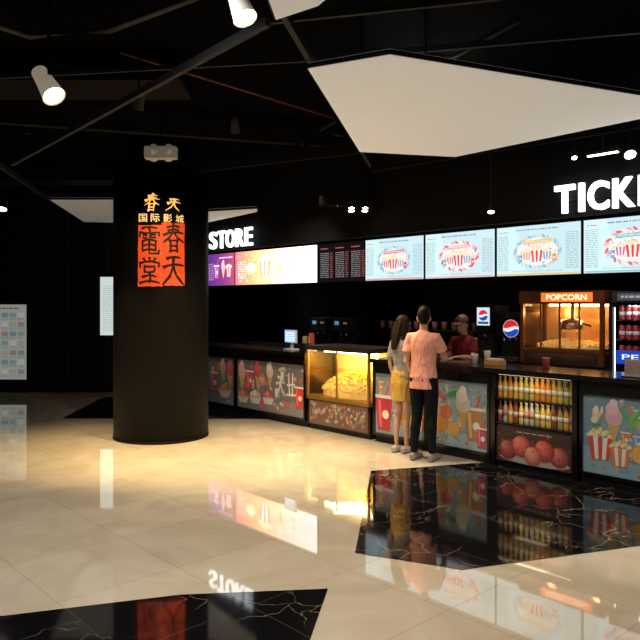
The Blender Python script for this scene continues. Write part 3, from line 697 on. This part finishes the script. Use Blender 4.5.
# ------------------------------------------------------------ back counter
t = thing('back_counter', 'dark back counter along the wall under the menu screens', 'counter', W(-1.0, 1.5, 0), RZ)
B('body', (0, 7.1, .03, .66, 0, .96), BLACK, t); B('top', (-.02, 7.12, -.01, .68, .96, 1.0), DSTEEL, t)
t = thing('cup_shelf', 'thin dark shelf with cups on the wall under the screens', 'shelf', W(1.95, 1.98, 1.32), RZ)
B('board', (0, 2.2, 0, .23, 0, .02), DSTEEL, t); B('bracket', (.3, .33, .02, .23, -.12, 0), DSTEEL, t); B('bracket', (1.9, 1.93, .02, .23, -.12, 0), DSTEEL, t)
c0 = None
for i in range(12):
    lbl = 'paper cup on the wall shelf, %s from the left' % ORD[i]; loc = W(2.05 + i * .18, 2.08, 1.341)
    if not c0:
        c0 = thing('paper_cup', lbl, 'cup', loc, RZ, 'paper cups on the wall shelf')
        L('cup_body', [(.03, 0), (.042, .11)], M((.45, .2, .15), .5), c0, 16); L('rim', [(.042, .11), (.045, .113), (.042, .118)], M((.6, .6, .58), .5), c0, 16)
    else: dup(c0, loc, lbl)

# popcorn machine
t = thing('popcorn_machine', 'large popcorn machine with lit gold interior and POPCORN header on back counter', 'popcorn machine', W(5.0, 1.42, 1.0), RZ)
w = 1.08
BR = M((.18, .06, .028), .3, .5)
B('base', (0, w, 0, .62, 0, .16), BR, t, bevel=.006)
B('drawer_front', (.06, w - .06, -.012, 0, .03, .13), STEEL, t)
for x in (0, w - .045):
    for y in (0, .575): B('corner_post', (x, x + .045, y, y + .045, .16, .74), BR, t)
B('canopy', [(-.015, w + .015, -.015, .635, .74, .90)], BR, t, bevel=.01)
f = Flat(); f.rect(.30, w - .12, .765, .875, (1, .14, .02), 1); f.text('POPCORN', w / 2 + .09, .82, .52, .07, (1, .85, .5), 3, .02); f.build('header_sign', t, GL(1.7), (0, -.016, 0))
B('back_wall', (.04, w - .04, .58, .6, .16, .74), M((.7, .34, .09), .25, .7, .15, 0, .15), t)
B('front_glass', (.045, w - .045, .01, .016, .16, .74), glass(), t); B('side_glass', (.01, .016, .05, .57, .16, .74), glass(), t); B('side_glass', (w - .016, w - .01, .05, .57, .16, .74), glass(), t)
B('door_frame', [(w / 2 - .012, w / 2 + .012, -.006, .01, .16, .74), (.045, w - .045, -.006, .01, .16, .19), (.28, .30, -.006, .01, .16, .74), (w - .30, w - .28, -.006, .01, .16, .74)], M((.3, .14, .05), .3, .7), t)
kt = L('kettle', [(.06, .38), (.13, .40), (.145, .44), (.145, .53), (.12, .545), (.03, .56), (.02, .74)], M((.8, .7, .6), .2, .95), t, 28, (w * .5, .32, 0))
bm = bmesh.new(); tube(bm, [(w * .5 + .14, .3, .5), (w * .5 + .26, .26, .47)], .012); fin('kettle_handle', bm, BLACK, kt)
B('lamp_bar', (.15, w - .15, .45, .5, .71, .735), E((1, .65, .28), 12), t)
B('tray', (.06, w - .06, .06, .56, .16, .2), STEEL, t)
light('POINT', W(5.25, 1.75, 1.62), 5, (1, .58, .24), None, .04); light('POINT', W(5.85, 1.75, 1.62), 5, (1, .58, .24), None, .04)
popcorn(.54, .3, .2, .45, .22, .10, 500, .015, 'layer of popcorn at the bottom of the popcorn machine', W(5.0, 1.42, 1.0), RZ)

# fridge
t = thing('drinks_fridge', 'tall black drinks fridge with blue label at the right edge', 'fridge', W(6.2, 1.3, 0), RZ)
w = .72
B('body', [(0, .04, .0, .62, .0, 1.88), (w - .04, w, 0, .62, 0, 1.88), (.04, w - .04, .58, .62, 0, 1.88), (.04, w - .04, 0, .62, 0, .2)], BLACK, t)
B('header', (.04, w - .04, 0, .58, 1.76, 1.88), M((.03, .03, .035), .3), t)
for z in (.5, .8, 1.1, 1.33, 1.55): B('shelf', (.04, w - .04, .05, .58, z, z + .012), STEEL, t)
B('light_strip', (.045, .052, .04, .05, .25, 1.7), E((.85, .92, 1), 4), t)
B('door_glass', (.04, w - .04, .0, .006, .2, 1.76), glass(), t)
f = Flat(); f.rect(.08, w - .08, 1.07, 1.22, (.01, .06, .5), 1); f.text('PEPSI', w / 2, 1.15, .42, .06, (.9, .95, 1), 3, .01); f.build('blue_label', t, GL(1.0), (0, -.002, 0))
f = Flat(); f.rect(.1, w - .1, 1.78, 1.86, (.1, .1, .12), 1); f.lines(.14, w - .14, 1.79, 1.85, 1, (.5, .5, .55), 2); f.build('header_panel', t, GL(.7), (0, -.002, 0))
light('AREA', W(6.56, 1.36, 1.74), 2.5, (.85, .92, 1), W(6.56, 1.6, .8), .3)
can0 = None
for si, z in enumerate((1.113, 1.343, 1.563)):
    for i in range(8):
        lbl = 'red soda can, %s from left on %s fridge shelf' % (ORD[i], ['lower', 'middle', 'top'][si]); loc = W(6.2 + .1 + i * .075, 1.3 + .12, z)
        if not can0:
            can0 = thing('soda_can', lbl, 'can', loc, RZ, 'soda cans in the fridge')
            L('can_body', [(.026, 0), (.032, .01), (.032, .14), (.026, .155)], M((.40, .04, .04), .3, .3, .1, 0, .08), can0, 14)
            L('lid', [(.026, .155), (.027, .16)], STEEL, can0, 14); L('band', [(.0325, .05), (.0325, .09)], M((.6, .6, .62), .3, 0, .05, 0, .08), can0, 14)
        else: dup(can0, loc, lbl)
t = thing('drinks_fridge', 'second black drinks cooler beside the blue-labelled fridge, beyond the right edge', 'fridge', W(6.98, 1.3, 0), RZ)
B('body', (0, .72, 0, .62, 0, 1.88), BLACK, t, bevel=.01); B('door', (.04, .68, -.02, 0, .2, 1.72), M((.02, .05, .2), .2, 0, .1, .5), t); B('handle', (.06, .08, -.05, -.02, .8, 1.2), STEEL, t)

# soda dispensers with round emblem
def emblem(f, x, z, r, ly=1):
    f.circ(x, z, r, (.9, .92, .95), ly, n=28)
    P = [(x + r * .96 * math.cos(math.radians(a)), z + r * .96 * math.sin(math.radians(a))) for a in range(10, 186, 8)]
    P += [(x - r * .5, z + r * .02), (x, z + r * .18), (x + r * .5, z + r * .3)]
    f.poly(P, (.8, .02, .03), ly + 1)
    P = [(x + r * .96 * math.cos(math.radians(a)), z + r * .96 * math.sin(math.radians(a))) for a in range(196, 361, 8)]
    P += [(x + r * .5, z - r * .05), (x, z - r * .3), (x - r * .5, z - r * .4)]
    f.poly(P, (.01, .07, .55), ly + 1)
t = thing('soda_dispenser', 'black soda dispenser with large round red white and blue emblem', 'drink dispenser', W(4.62, 1.45, 1.0), RZ)
B('body', (0, .36, .12, .5, 0, .62), BLACK, t, bevel=.012); B('head', (0, .36, 0, .14, .32, .62), GLOSSBLACK, t, bevel=.01); B('drip_tray', (.02, .34, 0, .14, 0, .05), STEEL, t)
for i in range(3): L('nozzle', [(.012, .26), (.018, .32)], STEEL, t, 12, (.09 + i * .09, .06, 0))
f = Flat(); emblem(f, .23, .42, .115); f.build('round_emblem', t, GL(.9), (0, -.005, 0))
t = thing('soda_dispenser', 'smaller dispenser with white lit front left of the large emblem dispenser', 'drink dispenser', W(4.30, 1.45, 1.0), RZ)
B('body', (0, .26, .06, .42, 0, .72), BLACK, t, bevel=.01); B('head', (0, .26, 0, .1, .36, .72), GLOSSBLACK, t, bevel=.01); L('nozzle', [(.012, .3), (.02, .36)], STEEL, t, 12, (.13, .05, 0))
f = Flat(); f.rect(.03, .23, .45, .69, (.65, .78, .9), 1); emblem(f, .13, .585, .075, 2); f.rect(.05, .21, .47, .50, (.02, .05, .2), 2); f.build('lit_front', t, GL(1.0), (0, -.003, 0))

# items on counters
t = thing('pos_terminal', 'white order terminal with lit blue screen on the left worktop', 'monitor', W(1.85, .25, 1.05), RZ - .1)
B('base', (-.1, .1, -.06, .1, 0, .02), WB, t, bevel=.004); B('neck', (-.02, .02, .02, .05, .02, .14), WB, t)
B('housing', (-.15, .15, 0, .03, .1, .30), WB, t, bevel=.006)
f = Flat(); f.rect(-.135, .135, .115, .285, (.35, .6, .85), 1); f.lines(-.12, .12, .13, .27, 4, (.9, .95, 1), 2); f.build('display', t, GL(1.2), (0, -.002, 0))
def coffee(u, lbl):
    t = thing('coffee_machine', lbl, 'coffee machine', W(u, 1.5, 1.0), RZ)
    B('body', (0, .4, .14, .44, 0, .5), BLACK, t, bevel=.012); B('head', (0, .4, 0, .16, .28, .5), DSTEEL, t, bevel=.01); B('drip_tray', (.02, .38, 0, .14, 0, .04), STEEL, t)
    for x in (.13, .27): L('spout', [(.01, .22), (.016, .28)], STEEL, t, 12, (x, .07, 0))
    f = Flat(); f.rect(.06, .16, .39, .45, (.15, .4, .5), 1); f.circ(.28, .42, .014, (.9, .3, .1), 1); f.circ(.33, .42, .014, (.9, .3, .1), 1); f.build('control_panel', t, GL(.6), (0, -.002, 0))
coffee(.9, 'dark coffee machine on back counter behind the white order terminal'); coffee(1.45, 'second dark coffee machine above the glowing popcorn case')
t = thing('straw_holder', 'small steel straw holder on the left worktop near popcorn case', 'straw holder', W(2.25, .2, 1.05), RZ)
B('holder', [(-.06, .06, -.05, -.045, 0, .12), (-.06, .06, .045, .05, 0, .12), (-.06, -.055, -.045, .045, 0, .12), (.055, .06, -.045, .045, 0, .12), (-.055, .055, -.045, .045, 0, .01)], DSTEEL, t)
bm = bmesh.new()
for i in range(14): a = random.uniform(-.045, .045); b = random.uniform(-.035, .035); tube(bm, [(a, b, .01), (a * 1.3, b * 1.3, .22)], .003, 6)
fin('straws', bm, M((.6, .45, .2), .4), t)
def stack(name, u, v, n, col, lbl, r=.042):
    t = thing(name, lbl, 'cup stack', W(u, v, 1.05), RZ)
    bm = bmesh.new()
    for i in range(n): lathe(bm, [(r * .75, .02 * i), (r, .02 * i + .1), (r * 1.05, .02 * i + .104), (r, .02 * i + .108)], 18)
    fin('nested_cups', bm, M(col, .4), t, smooth=True)
stack('cup_stack', 2.05, .5, 8, (.6, .1, .07), 'stack of red cups at the back of the left worktop')
stack('cup_stack', 5.06, .34, 1, (.7, .66, .58), 'single white paper cup in front of the staff member')
stack('cup_stack', 5.18, .42, 3, (.65, .58, .48), 'taller stack of cream cups right of the single white cup', .038)
stack('cup_stack', 5.9, .45, 1, (.4, .08, .06), 'dark red cup above the bottle rack', .045)
t = thing('snack_box', 'low orange snack box on the centre worktop by the staff member', 'box', W(5.36, .3, 1.05), RZ)
B('tray_box', (-.1, .1, -.07, .07, 0, .06), M((.45, .22, .08), .5), t, bevel=.005); B('white_insert', (-.085, .085, -.055, .055, .06, .075), M((.55, .5, .46), .5), t)
t = thing('cash_terminal', 'dark cash terminal on centre worktop left of the woman', 'monitor', W(3.95, .4, 1.05), RZ)
B('base', (-.09, .09, -.08, .08, 0, .02), DARK, t); B('neck', (-.015, .015, 0, .03, .02, .13), DARK, t); B('housing', (-.12, .12, 0, .03, .1, .27), DARK, t, bevel=.005)
t = thing('napkin_box', 'small white napkin box at the left end of the centre worktop', 'box', W(4.02, .12, 1.05), RZ)
B('carton', (-.08, .08, -.05, .05, 0, .07), M((.55, .5, .42), .6), t, bevel=.004); B('napkin', (-.04, .04, -.003, .003, .07, .10), M((.8, .78, .74), .8), t)
t = thing('menu_stand', 'small clear stand with a printed menu on right worktop', 'menu stand', W(6.95, .15, 1.05), RZ)
B('foot', (-.09, .09, -.03, .05, 0, .01), STEEL, t); f = Flat(); f.rect(-.07, .07, .01, .17, (.3, .27, .23), 1); f.lines(-.06, .06, .03, .15, 6, (.3, .08, .06), 2); f.build('printed_card', t, PRINT)

# ------------------------------------------------------------ left wall boards
t = thing('notice_board', 'white notice board with photos and green text at the far left', 'notice board', (-6.1, 13.54, 0), 0)
B('frame', (-.37, .37, 0, .04, .22, 1.75), DSTEEL, t, bevel=.006)
f = Flat(); r = random.Random(9); f.rect(-.34, .34, .25, 1.72, (.62, .66, .60), 1)
for j in range(7):
    for i in range(4):
        x = -.31 + i * .16; z = .30 + j * .185
        f.rect(x, x + .13, z + .06, z + .15, [(.35, .5, .4), (.5, .35, .3), (.8, .78, .70), (.3, .4, .45), (.6, .55, .4)][(i * 2 + j) % 5], 2); f.lines(x, x + .13, z, z + .05, 2, (.2, .4, .3), 2, r)
f.lines(-.2, .2, 1.61, 1.68, 1, (.5, .1, .08), 3, r); f.build('printed_sheet', t, GL(.35), (0, -.001, 0))
B('leg', (-.33, -.29, 0, .03, 0, .22), DSTEEL, t); B('leg', (.29, .33, 0, .03, 0, .22), DSTEEL, t)
t = thing('light_box', 'narrow white light box on dark wall just left of the column', 'light box', (-4.05, 13.5, 0), 0)
B('frame', (-.27, .27, 0, .1, 1.10, 2.28), DSTEEL, t, bevel=.006)
f = Flat(); r = random.Random(10); f.rect(-.25, .25, 1.12, 2.26, (.75, .85, .82), 1); f.lines(-.2, .2, 1.2, 2.1, 22, (.5, .6, .58), 2, r); f.build('lit_face', t, GL(.8), (0, -.001, 0))

# ------------------------------------------------------------ people
def blob(name, build, mat, parent, voxel=.007, sm=4, s=1.0, wx=1.0):
    bm = bmesh.new(); build(bm)
    bmesh.ops.recalc_face_normals(bm, faces=bm.faces)
    me = bpy.data.meshes.new(name); bm.to_mesh(me); bm.free()
    o = link(name, me)
    rm = o.modifiers.new('r', 'REMESH'); rm.mode = 'VOXEL'; rm.voxel_size = voxel
    sx = o.modifiers.new('s', 'SMOOTH'); sx.iterations = sm; sx.factor = .5
    dg = bpy.context.evaluated_depsgraph_get()
    me2 = bpy.data.meshes.new_from_object(o.evaluated_get(dg)); me2.name = name
    o.modifiers.clear(); o.data = me2; bpy.data.meshes.remove(me)
    me2.materials.clear(); me2.materials.append(mat)
    for v in me2.vertices: v.co *= s; v.co.x *= wx
    for p in me2.polygons: p.use_smooth = True
    o.parent = parent
    return o
def hand(bm, wr, d, n, side, curl):
    wr = Vector(wr); d = Vector(d).normalized(); n = Vector(n); n = (n - d * n.dot(d)).normalized(); s = d.cross(n) * side
    loft(bm, [(wr - d * .02, .026, .02), (wr + d * .015, .03, .018), (wr + d * .05, .041, .016), (wr + d * .085, .041, .014), (wr + d * .095, .034, .010)], s, 14)
    for i, (o, ln) in enumerate(((.033, .072), (.011, .082), (-.011, .076), (-.032, .06))):
        p = wr + d * .082 + s * o; dd = (d + s * o * 3.2).normalized(); pts = [(p, .0095)]
        for j, fr in enumerate((.42, .32, .26)):
            a = curl * (.5 + j * .5); q = (dd * math.cos(a) + n * math.sin(a)); p = p + q * ln * fr * 1.0; pts.append((p, .009 - j * .001))
        loft(bm, pts, s, 8)
    p = wr + d * .025 + s * .03; q = (d * .65 + s * .75).normalized(); q2 = (d * .9 + s * .35 + n * .2).normalized()
    loft(bm, [(p - q * .01, .013), (p + q * .03, .012), (p + q * .03 + q2 * .028, .0105), (p + q * .03 + q2 * .048, .008)], n, 10)
def person(label, loc, rz, s, skin, arms, hairf, cloth, legs, fem=False, headturn=0, nod=0, wx=1.0):
    root = thing('person', label, 'person', loc, rz)
    SK = M(skin, .6, 0, .05, 0, 0, 6, .3)
    HM = Matrix.Translation((0, 0, 1.47)) @ Matrix.Rotation(headturn, 4, 'Z') @ Matrix.Rotation(-nod, 4, 'X') @ Matrix.Translation((0, 0, -1.47))
    sw = .160 if fem else .185; tw = .84 if fem else 1.0
    def BL(name, fn, mat, vx, sm): return blob(name, fn, mat, root, vx, sm, s, wx)
    def headgeo(bm):
        n0 = len(bm.verts)
        ell(bm, (0, -.005, 1.595), .073, .092, .102, 24)
        loft(bm, [((0, .02, 1.60), .066, .07), ((0, .03, 1.54), .058, .062), ((0, .045, 1.495), .040, .045), ((0, .05, 1.478), .02, .025)], (1, 0, 0), 18)
        loft(bm, [((0, .085, 1.60), .007, .008), ((0, .098, 1.575), .010, .012), ((0, .104, 1.558), .014, .012), ((0, .088, 1.55), .01, .008)], (1, 0, 0), 10)
        ell(bm, (0, .088, 1.523), .024, .010, .009, 12)
        for sg in (-1, 1):
            ell(bm, (sg * .079, -.002, 1.575), .010, .020, .032, 12); ell(bm, (sg * .03, .083, 1.618), .022, .01, .008, 10)
        bm.verts.ensure_lookup_table()
        for v in bm.verts[n0:]: v.co = HM @ v.co
    def torso(bm, e=0, z0=.86, z1=1.45):
        R = [(.86, .150, .105, -.008), (.93, .162 if not fem else .178, .112, -.01), (1.0, .150, .105, -.004), (1.08, .138 if not fem else .122, .095, 0), (1.18, .152, .106, .004), (1.28, .172, .112, .0), (1.35, .170, .096, -.010), (1.40, .125, .072, -.016), (1.43, .07, .055, -.014)]
        loft(bm, [((0, y, z), a * tw + e, b * (.92 if fem else 1) + e) for z, a, b, y in R if z0 <= z <= z1], (1, 0, 0), 24)
    def leg(bm, sg, e=0, zmin=0, foot=True):
        kx, ky, ax, ay = legs[sg]
        R = [((sg * .083, -.005, .92), .082, .09), ((sg * .09 + (kx - sg * .09) * .4, ky * .4, .74), .078, .084), ((kx * .95, ky * .9, .56), .060, .064), ((kx, ky, .48), .052, .056), ((kx * .6 + ax * .4, (ky * .6 + ay * .4) - .014, .36), .050, .056), ((kx * .25 + ax * .75, ay - .005, .2), .036, .040), ((ax, ay, .09), .030, .035), ((ax, ay, .05), .033, .04)]
        k = .80 if fem else 1
        loft(bm, [(c, a * k + e, b * k + e) for c, a, b in R if c[2] >= zmin], (1, 0, 0), 16)
        if foot: loft(bm, [((ax, ay - .065, .035), .025, .025), ((ax, ay - .03, .04), .034, .036), ((ax, ay + .05, .04), .038, .034), ((ax, ay + .12, .027), .044, .022), ((ax, ay + .165, .02), .036, .016), ((ax, ay + .18, .018), .02, .01)], (1, 0, 0), 14)
    def arm(bm, sg, e=0, frac=1.0, hnd=True):
        el, wr, hd, hn, curl = arms[sg]; sh = Vector((sg * sw, -.012, 1.37)); el = Vector(el); wr = Vector(wr); k = .76 if fem else .95
        if frac < 1:
            m = sh.lerp(el, frac)
            loft(bm, [((sg * sw * .55, -.012, 1.362), .048 + e, .05 + e), (sh + Vector((-sg * .014, 0, -.006)), .052 * k + e, .053 * k + e), (sh.lerp(el, frac * .5), .047 * k + e, .051 * k + e), (m, .05 * k + e + .008, .052 * k + e + .010)], (0, 1, 0), 16)
            return
        loft(bm, [((sg * sw * .5, -.012, 1.36), .045, .05), (sh, .050 * k, .052 * k), (sh.lerp(el, .35), .045 * k, .05 * k), (sh.lerp(el, .75), .039 * k, .042 * k), (el, .036 * k, .038 * k), (el.lerp(wr, .25), .038 * k, .041 * k), (el.lerp(wr, .7), .029 * k, .031 * k), (wr, .024, .020)], (0, 1, 0), 14)
        if hnd: hand(bm, wr, hd, hn, sg, curl)
    def body(bm):
        headgeo(bm); loft(bm, [((0, -.018, 1.36), .075, .06), ((0, -.016, 1.42), .050 * tw, .052), ((0, -.006, 1.50), .049 * tw, .052), ((0, 0, 1.54), .05, .05)], (1, 0, 0), 18)
        torso(bm)
        for sg in (-1, 1): leg(bm, sg); arm(bm, sg)
    BL('body', body, SK, .0055, 3)
    for sg in (-1, 1):
        bm = bmesh.new(); ell(bm, (sg * .03, .083, 1.598), .012, .006, .006, 10)
        for v in bm.verts: v.co = (HM @ v.co) * s; v.co.x *= wx
        fin('eye', bm, M((.03, .02, .02), .2), root, smooth=True)
    bm = bmesh.new(); ell(bm, (0, .096, 1.523), .02, .004, .005, 10)
    for v in bm.verts: v.co = (HM @ v.co) * s; v.co.x *= wx
    fin('mouth', bm, M((.4, .12, .1), .4), root, smooth=True)
    def hair(bm):
        vs = ell(bm, (0, -.014, 1.612), .081, .096, .101, 28)
        for v in vs:
            if v.co.y > .02 and v.co.z < 1.645: v.co.y = .02 + (v.co.y - .02) * .2; v.co.x *= .85
            if v.co.z < 1.565 and v.co.y > -.03: v.co.x *= .72
        if hairf == 'short':
            loft(bm, [((0, -.055, 1.60), .066, .045), ((0, -.062, 1.55), .058, .036), ((0, -.058, 1.51), .045, .024)], (1, 0, 0), 16)
            rr = random.Random(5)
            for i in range(26):
                a = rr.uniform(0, 6.28); q = rr.uniform(.2, .95)
                p = Vector((.066 * q * math.cos(a), -.014 + .08 * q * math.sin(a), 1.612 + .098 * math.sqrt(1 - q * q * .8))); d = Vector((math.cos(a) * .5, .3, .35)).normalized()
                loft(bm, [(p - d * .02, .014), (p + d * .008, .011), (p + d * .02, .004)], (1, 0, 0), 6)
        if hairf == 'long':
            loft(bm, [((0, -.045, 1.66), .066, .05), ((0, -.058, 1.56), .078, .054), ((0, -.070, 1.46), .076, .044), ((0, -.080, 1.38), .066, .032), ((0, -.088, 1.31), .048, .022), ((0, -.090, 1.27), .03, .014)], (1, 0, 0), 20)
            for sg in (-1, 1): loft(bm, [((sg * .055, 0, 1.66), .03, .05), ((sg * .077, .0, 1.57), .018, .05), ((sg * .080, -.01, 1.47), .020, .045), ((sg * .083, -.02, 1.40), .020, .030), ((sg * .078, -.03, 1.35), .010, .016)], (1, 0, 0), 12)
            rr = random.Random(6)
            for i in range(18):
                x = -.07 + i * .0082; loft(bm, [((x, -.09, 1.62), .007), ((x * 1.12, -.112, 1.47), .007), ((x * .95, -.112, 1.36), .006), ((x * .7, -.106, 1.25 + rr.uniform(0, .04)), .003)], (1, 0, 0), 6)
        for v in bm.verts: v.co = HM @ v.co
    BL('hair', hair, M((.004, .0035, .0035) if hairf != 'long' else (.012, .007, .005), .65, 0, .4, 0, 0, 60, .15), .005, 2)
    if cloth.get('cap'):
        def cap(bm):
            vs = ell(bm, (0, -.008, 1.64), .092, .106, .092, 24)
            for v in vs: v.co.z = max(v.co.z, 1.63)
            loft(bm, [((0, .06, 1.645), .075, .01), ((0, .13, 1.64), .07, .008), ((0, .165, 1.632), .045, .006)], (1, 0, 0), 14)
            for v in bm.verts: v.co = HM @ v.co
        BL('cap', cap, M(cloth['cap'], .6), .006, 2)
    def folds(bm, z0, z1, amp):
        for v in bm.verts:
            if z0 < v.co.z < z1:
                a = math.atan2(v.co.y, v.co.x); k = amp * (z1 - v.co.z) / (z1 - z0)
                f_ = 1 + k * math.sin(a * 7 + v.co.z * 9) ; v.co.x *= f_; v.co.y *= f_
    def shirt(bm):
        torso(bm, .012, cloth.get('hem', .86), 1.44)
        if cloth.get('hem', .86) < .87: loft(bm, [((0, -.008, cloth.get('hemz', .80)), .176 * tw, .124), ((0, -.008, .9), .172 * tw, .122), ((0, -.004, 1.05), .158 * tw, .112), ((0, 0, 1.2), .16 * tw, .112)], (1, 0, 0), 40)
        folds(bm, .75, 1.2, .045)
        for sg in (-1, 1): arm(bm, sg, .012, cloth.get('sleeve', .55))
        loft(bm, [((0, -.018, 1.40), .072, .060), ((0, -.018, 1.445), .064 * tw, .060)], (1, 0, 0), 20)
    def fabric(col):
        m = M(col, .9, 0, .14, 0, 0, 14, .15)
        if 'bumped' not in m.keys():
            n = m.node_tree.nodes; l = m.node_tree.links; m['bumped'] = 1
            tc = n.new('ShaderNodeTexCoord'); mp = n.new('ShaderNodeMapping'); mp.inputs['Scale'].default_value = (1, 1, .35)
            nz = n.new('ShaderNodeTexNoise'); nz.inputs['Scale'].default_value = 11; nz.inputs['Distortion'].default_value = 1.2
            bp = n.new('ShaderNodeBump'); bp.inputs['Strength'].default_value = .9; bp.inputs['Distance'].default_value = .04
            l.new(tc.outputs['Object'], mp.inputs['Vector']); l.new(mp.outputs[0], nz.inputs['Vector']); l.new(nz.outputs['Fac'], bp.inputs['Height']); l.new(bp.outputs[0], n['Principled BSDF'].inputs['Normal'])
        return m
    BL('shirt', shirt, fabric(cloth['shirt']), .0065, 3)
    if 'trousers' in cloth:
        def tr(bm):
            loft(bm, [((0, -.006, .82), .148, .116), ((0, -.01, .93), .168, .122), ((0, -.005, 1.0), .156, .113)], (1, 0, 0), 24)
            for sg in (-1, 1): leg(bm, sg, .013, .085, False)
        BL('trousers', tr, fabric(cloth['trousers']), .0065, 3)
    if 'skirt' in cloth:
        def sk(bm):
            loft(bm, [((0, 0, 1.05), .116, .102), ((0, -.004, .98), .144, .116), ((0, -.008, .88), .162, .128), ((0, 0, .76), .160, .130), ((0, .004, .655), .158, .130)], (1, 0, 0), 48)
            folds(bm, .6, 1.0, .04)
        BL('skirt', sk, fabric(cloth['skirt']), .0065, 2)
    for sg in (-1, 1):
        kx, ky, ax, ay = legs[sg]
        def shoe(bm):
            loft(bm, [((ax, ay - .085, .04), .026, .036), ((ax, ay - .05, .045), .042, .043), ((ax, ay + .03, .045), .044, .043), ((ax, ay + .10, .034), .05, .032), ((ax, ay + .17, .027), .045, .025), ((ax, ay + .20, .022), .025, .016)], (1, 0, 0), 16)
            for v in bm.verts: v.co.z = max(v.co.z, .002)
        BL('shoe', shoe, M(cloth['shoe'], .5), .006, 2)
    return root
person('man seen from behind in coral t-shirt and black trousers at the counter', W(4.86, -.34), math.radians(-30), 1.0, (.55, .31, .21),
       {1: ((.225, .10, 1.13), (.17, .32, 1.105), (-.15, 1, -.05), (0, 0, -1), .15), -1: ((-.215, -.04, 1.095), (-.18, .12, .92), (.05, .7, -.7), (1, 0, -.2), .5)},
       'short', dict(shirt=(.80, .36, .27), trousers=(.008, .008, .012), shoe=(.25, .23, .21), hem=.86, hemz=.80, sleeve=.62), {1: (.10, .015, .115, -.01), -1: (-.095, .01, -.115, -.03)}, headturn=.35, nod=.12, wx=.90)
person('woman with dark brown hair in grey top and mustard skirt beside the man', W(4.44, -.22), math.radians(-50), 1.60 / 1.70, (.58, .35, .25),
       {1: ((.18, .10, 1.16), (.12, .28, 1.155), (-.1, 1, -.02), (0, 0, -1), .15), -1: ((-.185, -.04, 1.11), (-.175, .03, .88), (0, .2, -1), (1, 0, 0), .4)},
       'long', dict(shirt=(.27, .27, .27), skirt=(.60, .37, .08), shoe=(.4, .36, .33), hem=.93, sleeve=.72), {1: (.07, .02, .06, .02), -1: (-.07, .01, -.07, -.03)}, fem=True, headturn=-.2, nod=.15, wx=.92)
person('staff member in dark red uniform and cap behind the counter', W(4.47, .95), math.radians(132.6), 1.58 / 1.70, (.35, .2, .15),
       {1: ((.22, .08, 1.14), (.12, .26, 1.16), (-.3, 1, 0), (0, 0, -1), .3), -1: ((-.22, .08, 1.14), (-.12, .26, 1.16), (.3, 1, 0), (0, 0, -1), .3)},
       'short', dict(shirt=(.12, .010, .015), trousers=(.015, .015, .015), shoe=(.02, .02, .02), hem=.86, hemz=.82, sleeve=.7, cap=(.08, .008, .01)), {1: (.10, .01, .11, 0), -1: (-.10, .01, -.11, 0)}, nod=.3, wx=.93)

# ------------------------------------------------------------ world and camera
w = bpy.data.worlds.new('world'); S.world = w; w.use_nodes = True
w.node_tree.nodes['Background'].inputs[0].default_value = (.5, .55, .65, 1); w.node_tree.nodes['Background'].inputs[1].default_value = .004
cd = bpy.data.cameras.new('camera'); cam = bpy.data.objects.new('camera', cd); COL.objects.link(cam)
cam.location = (0, 0, CAMZ); cam.rotation_euler = (math.radians(90), 0, 0)
cd.sensor_width = 36; cd.lens = F_PX / 640 * 36; cd.shift_y = -(320 - HZ) / 640
cd.clip_start = .05; S.camera = cam
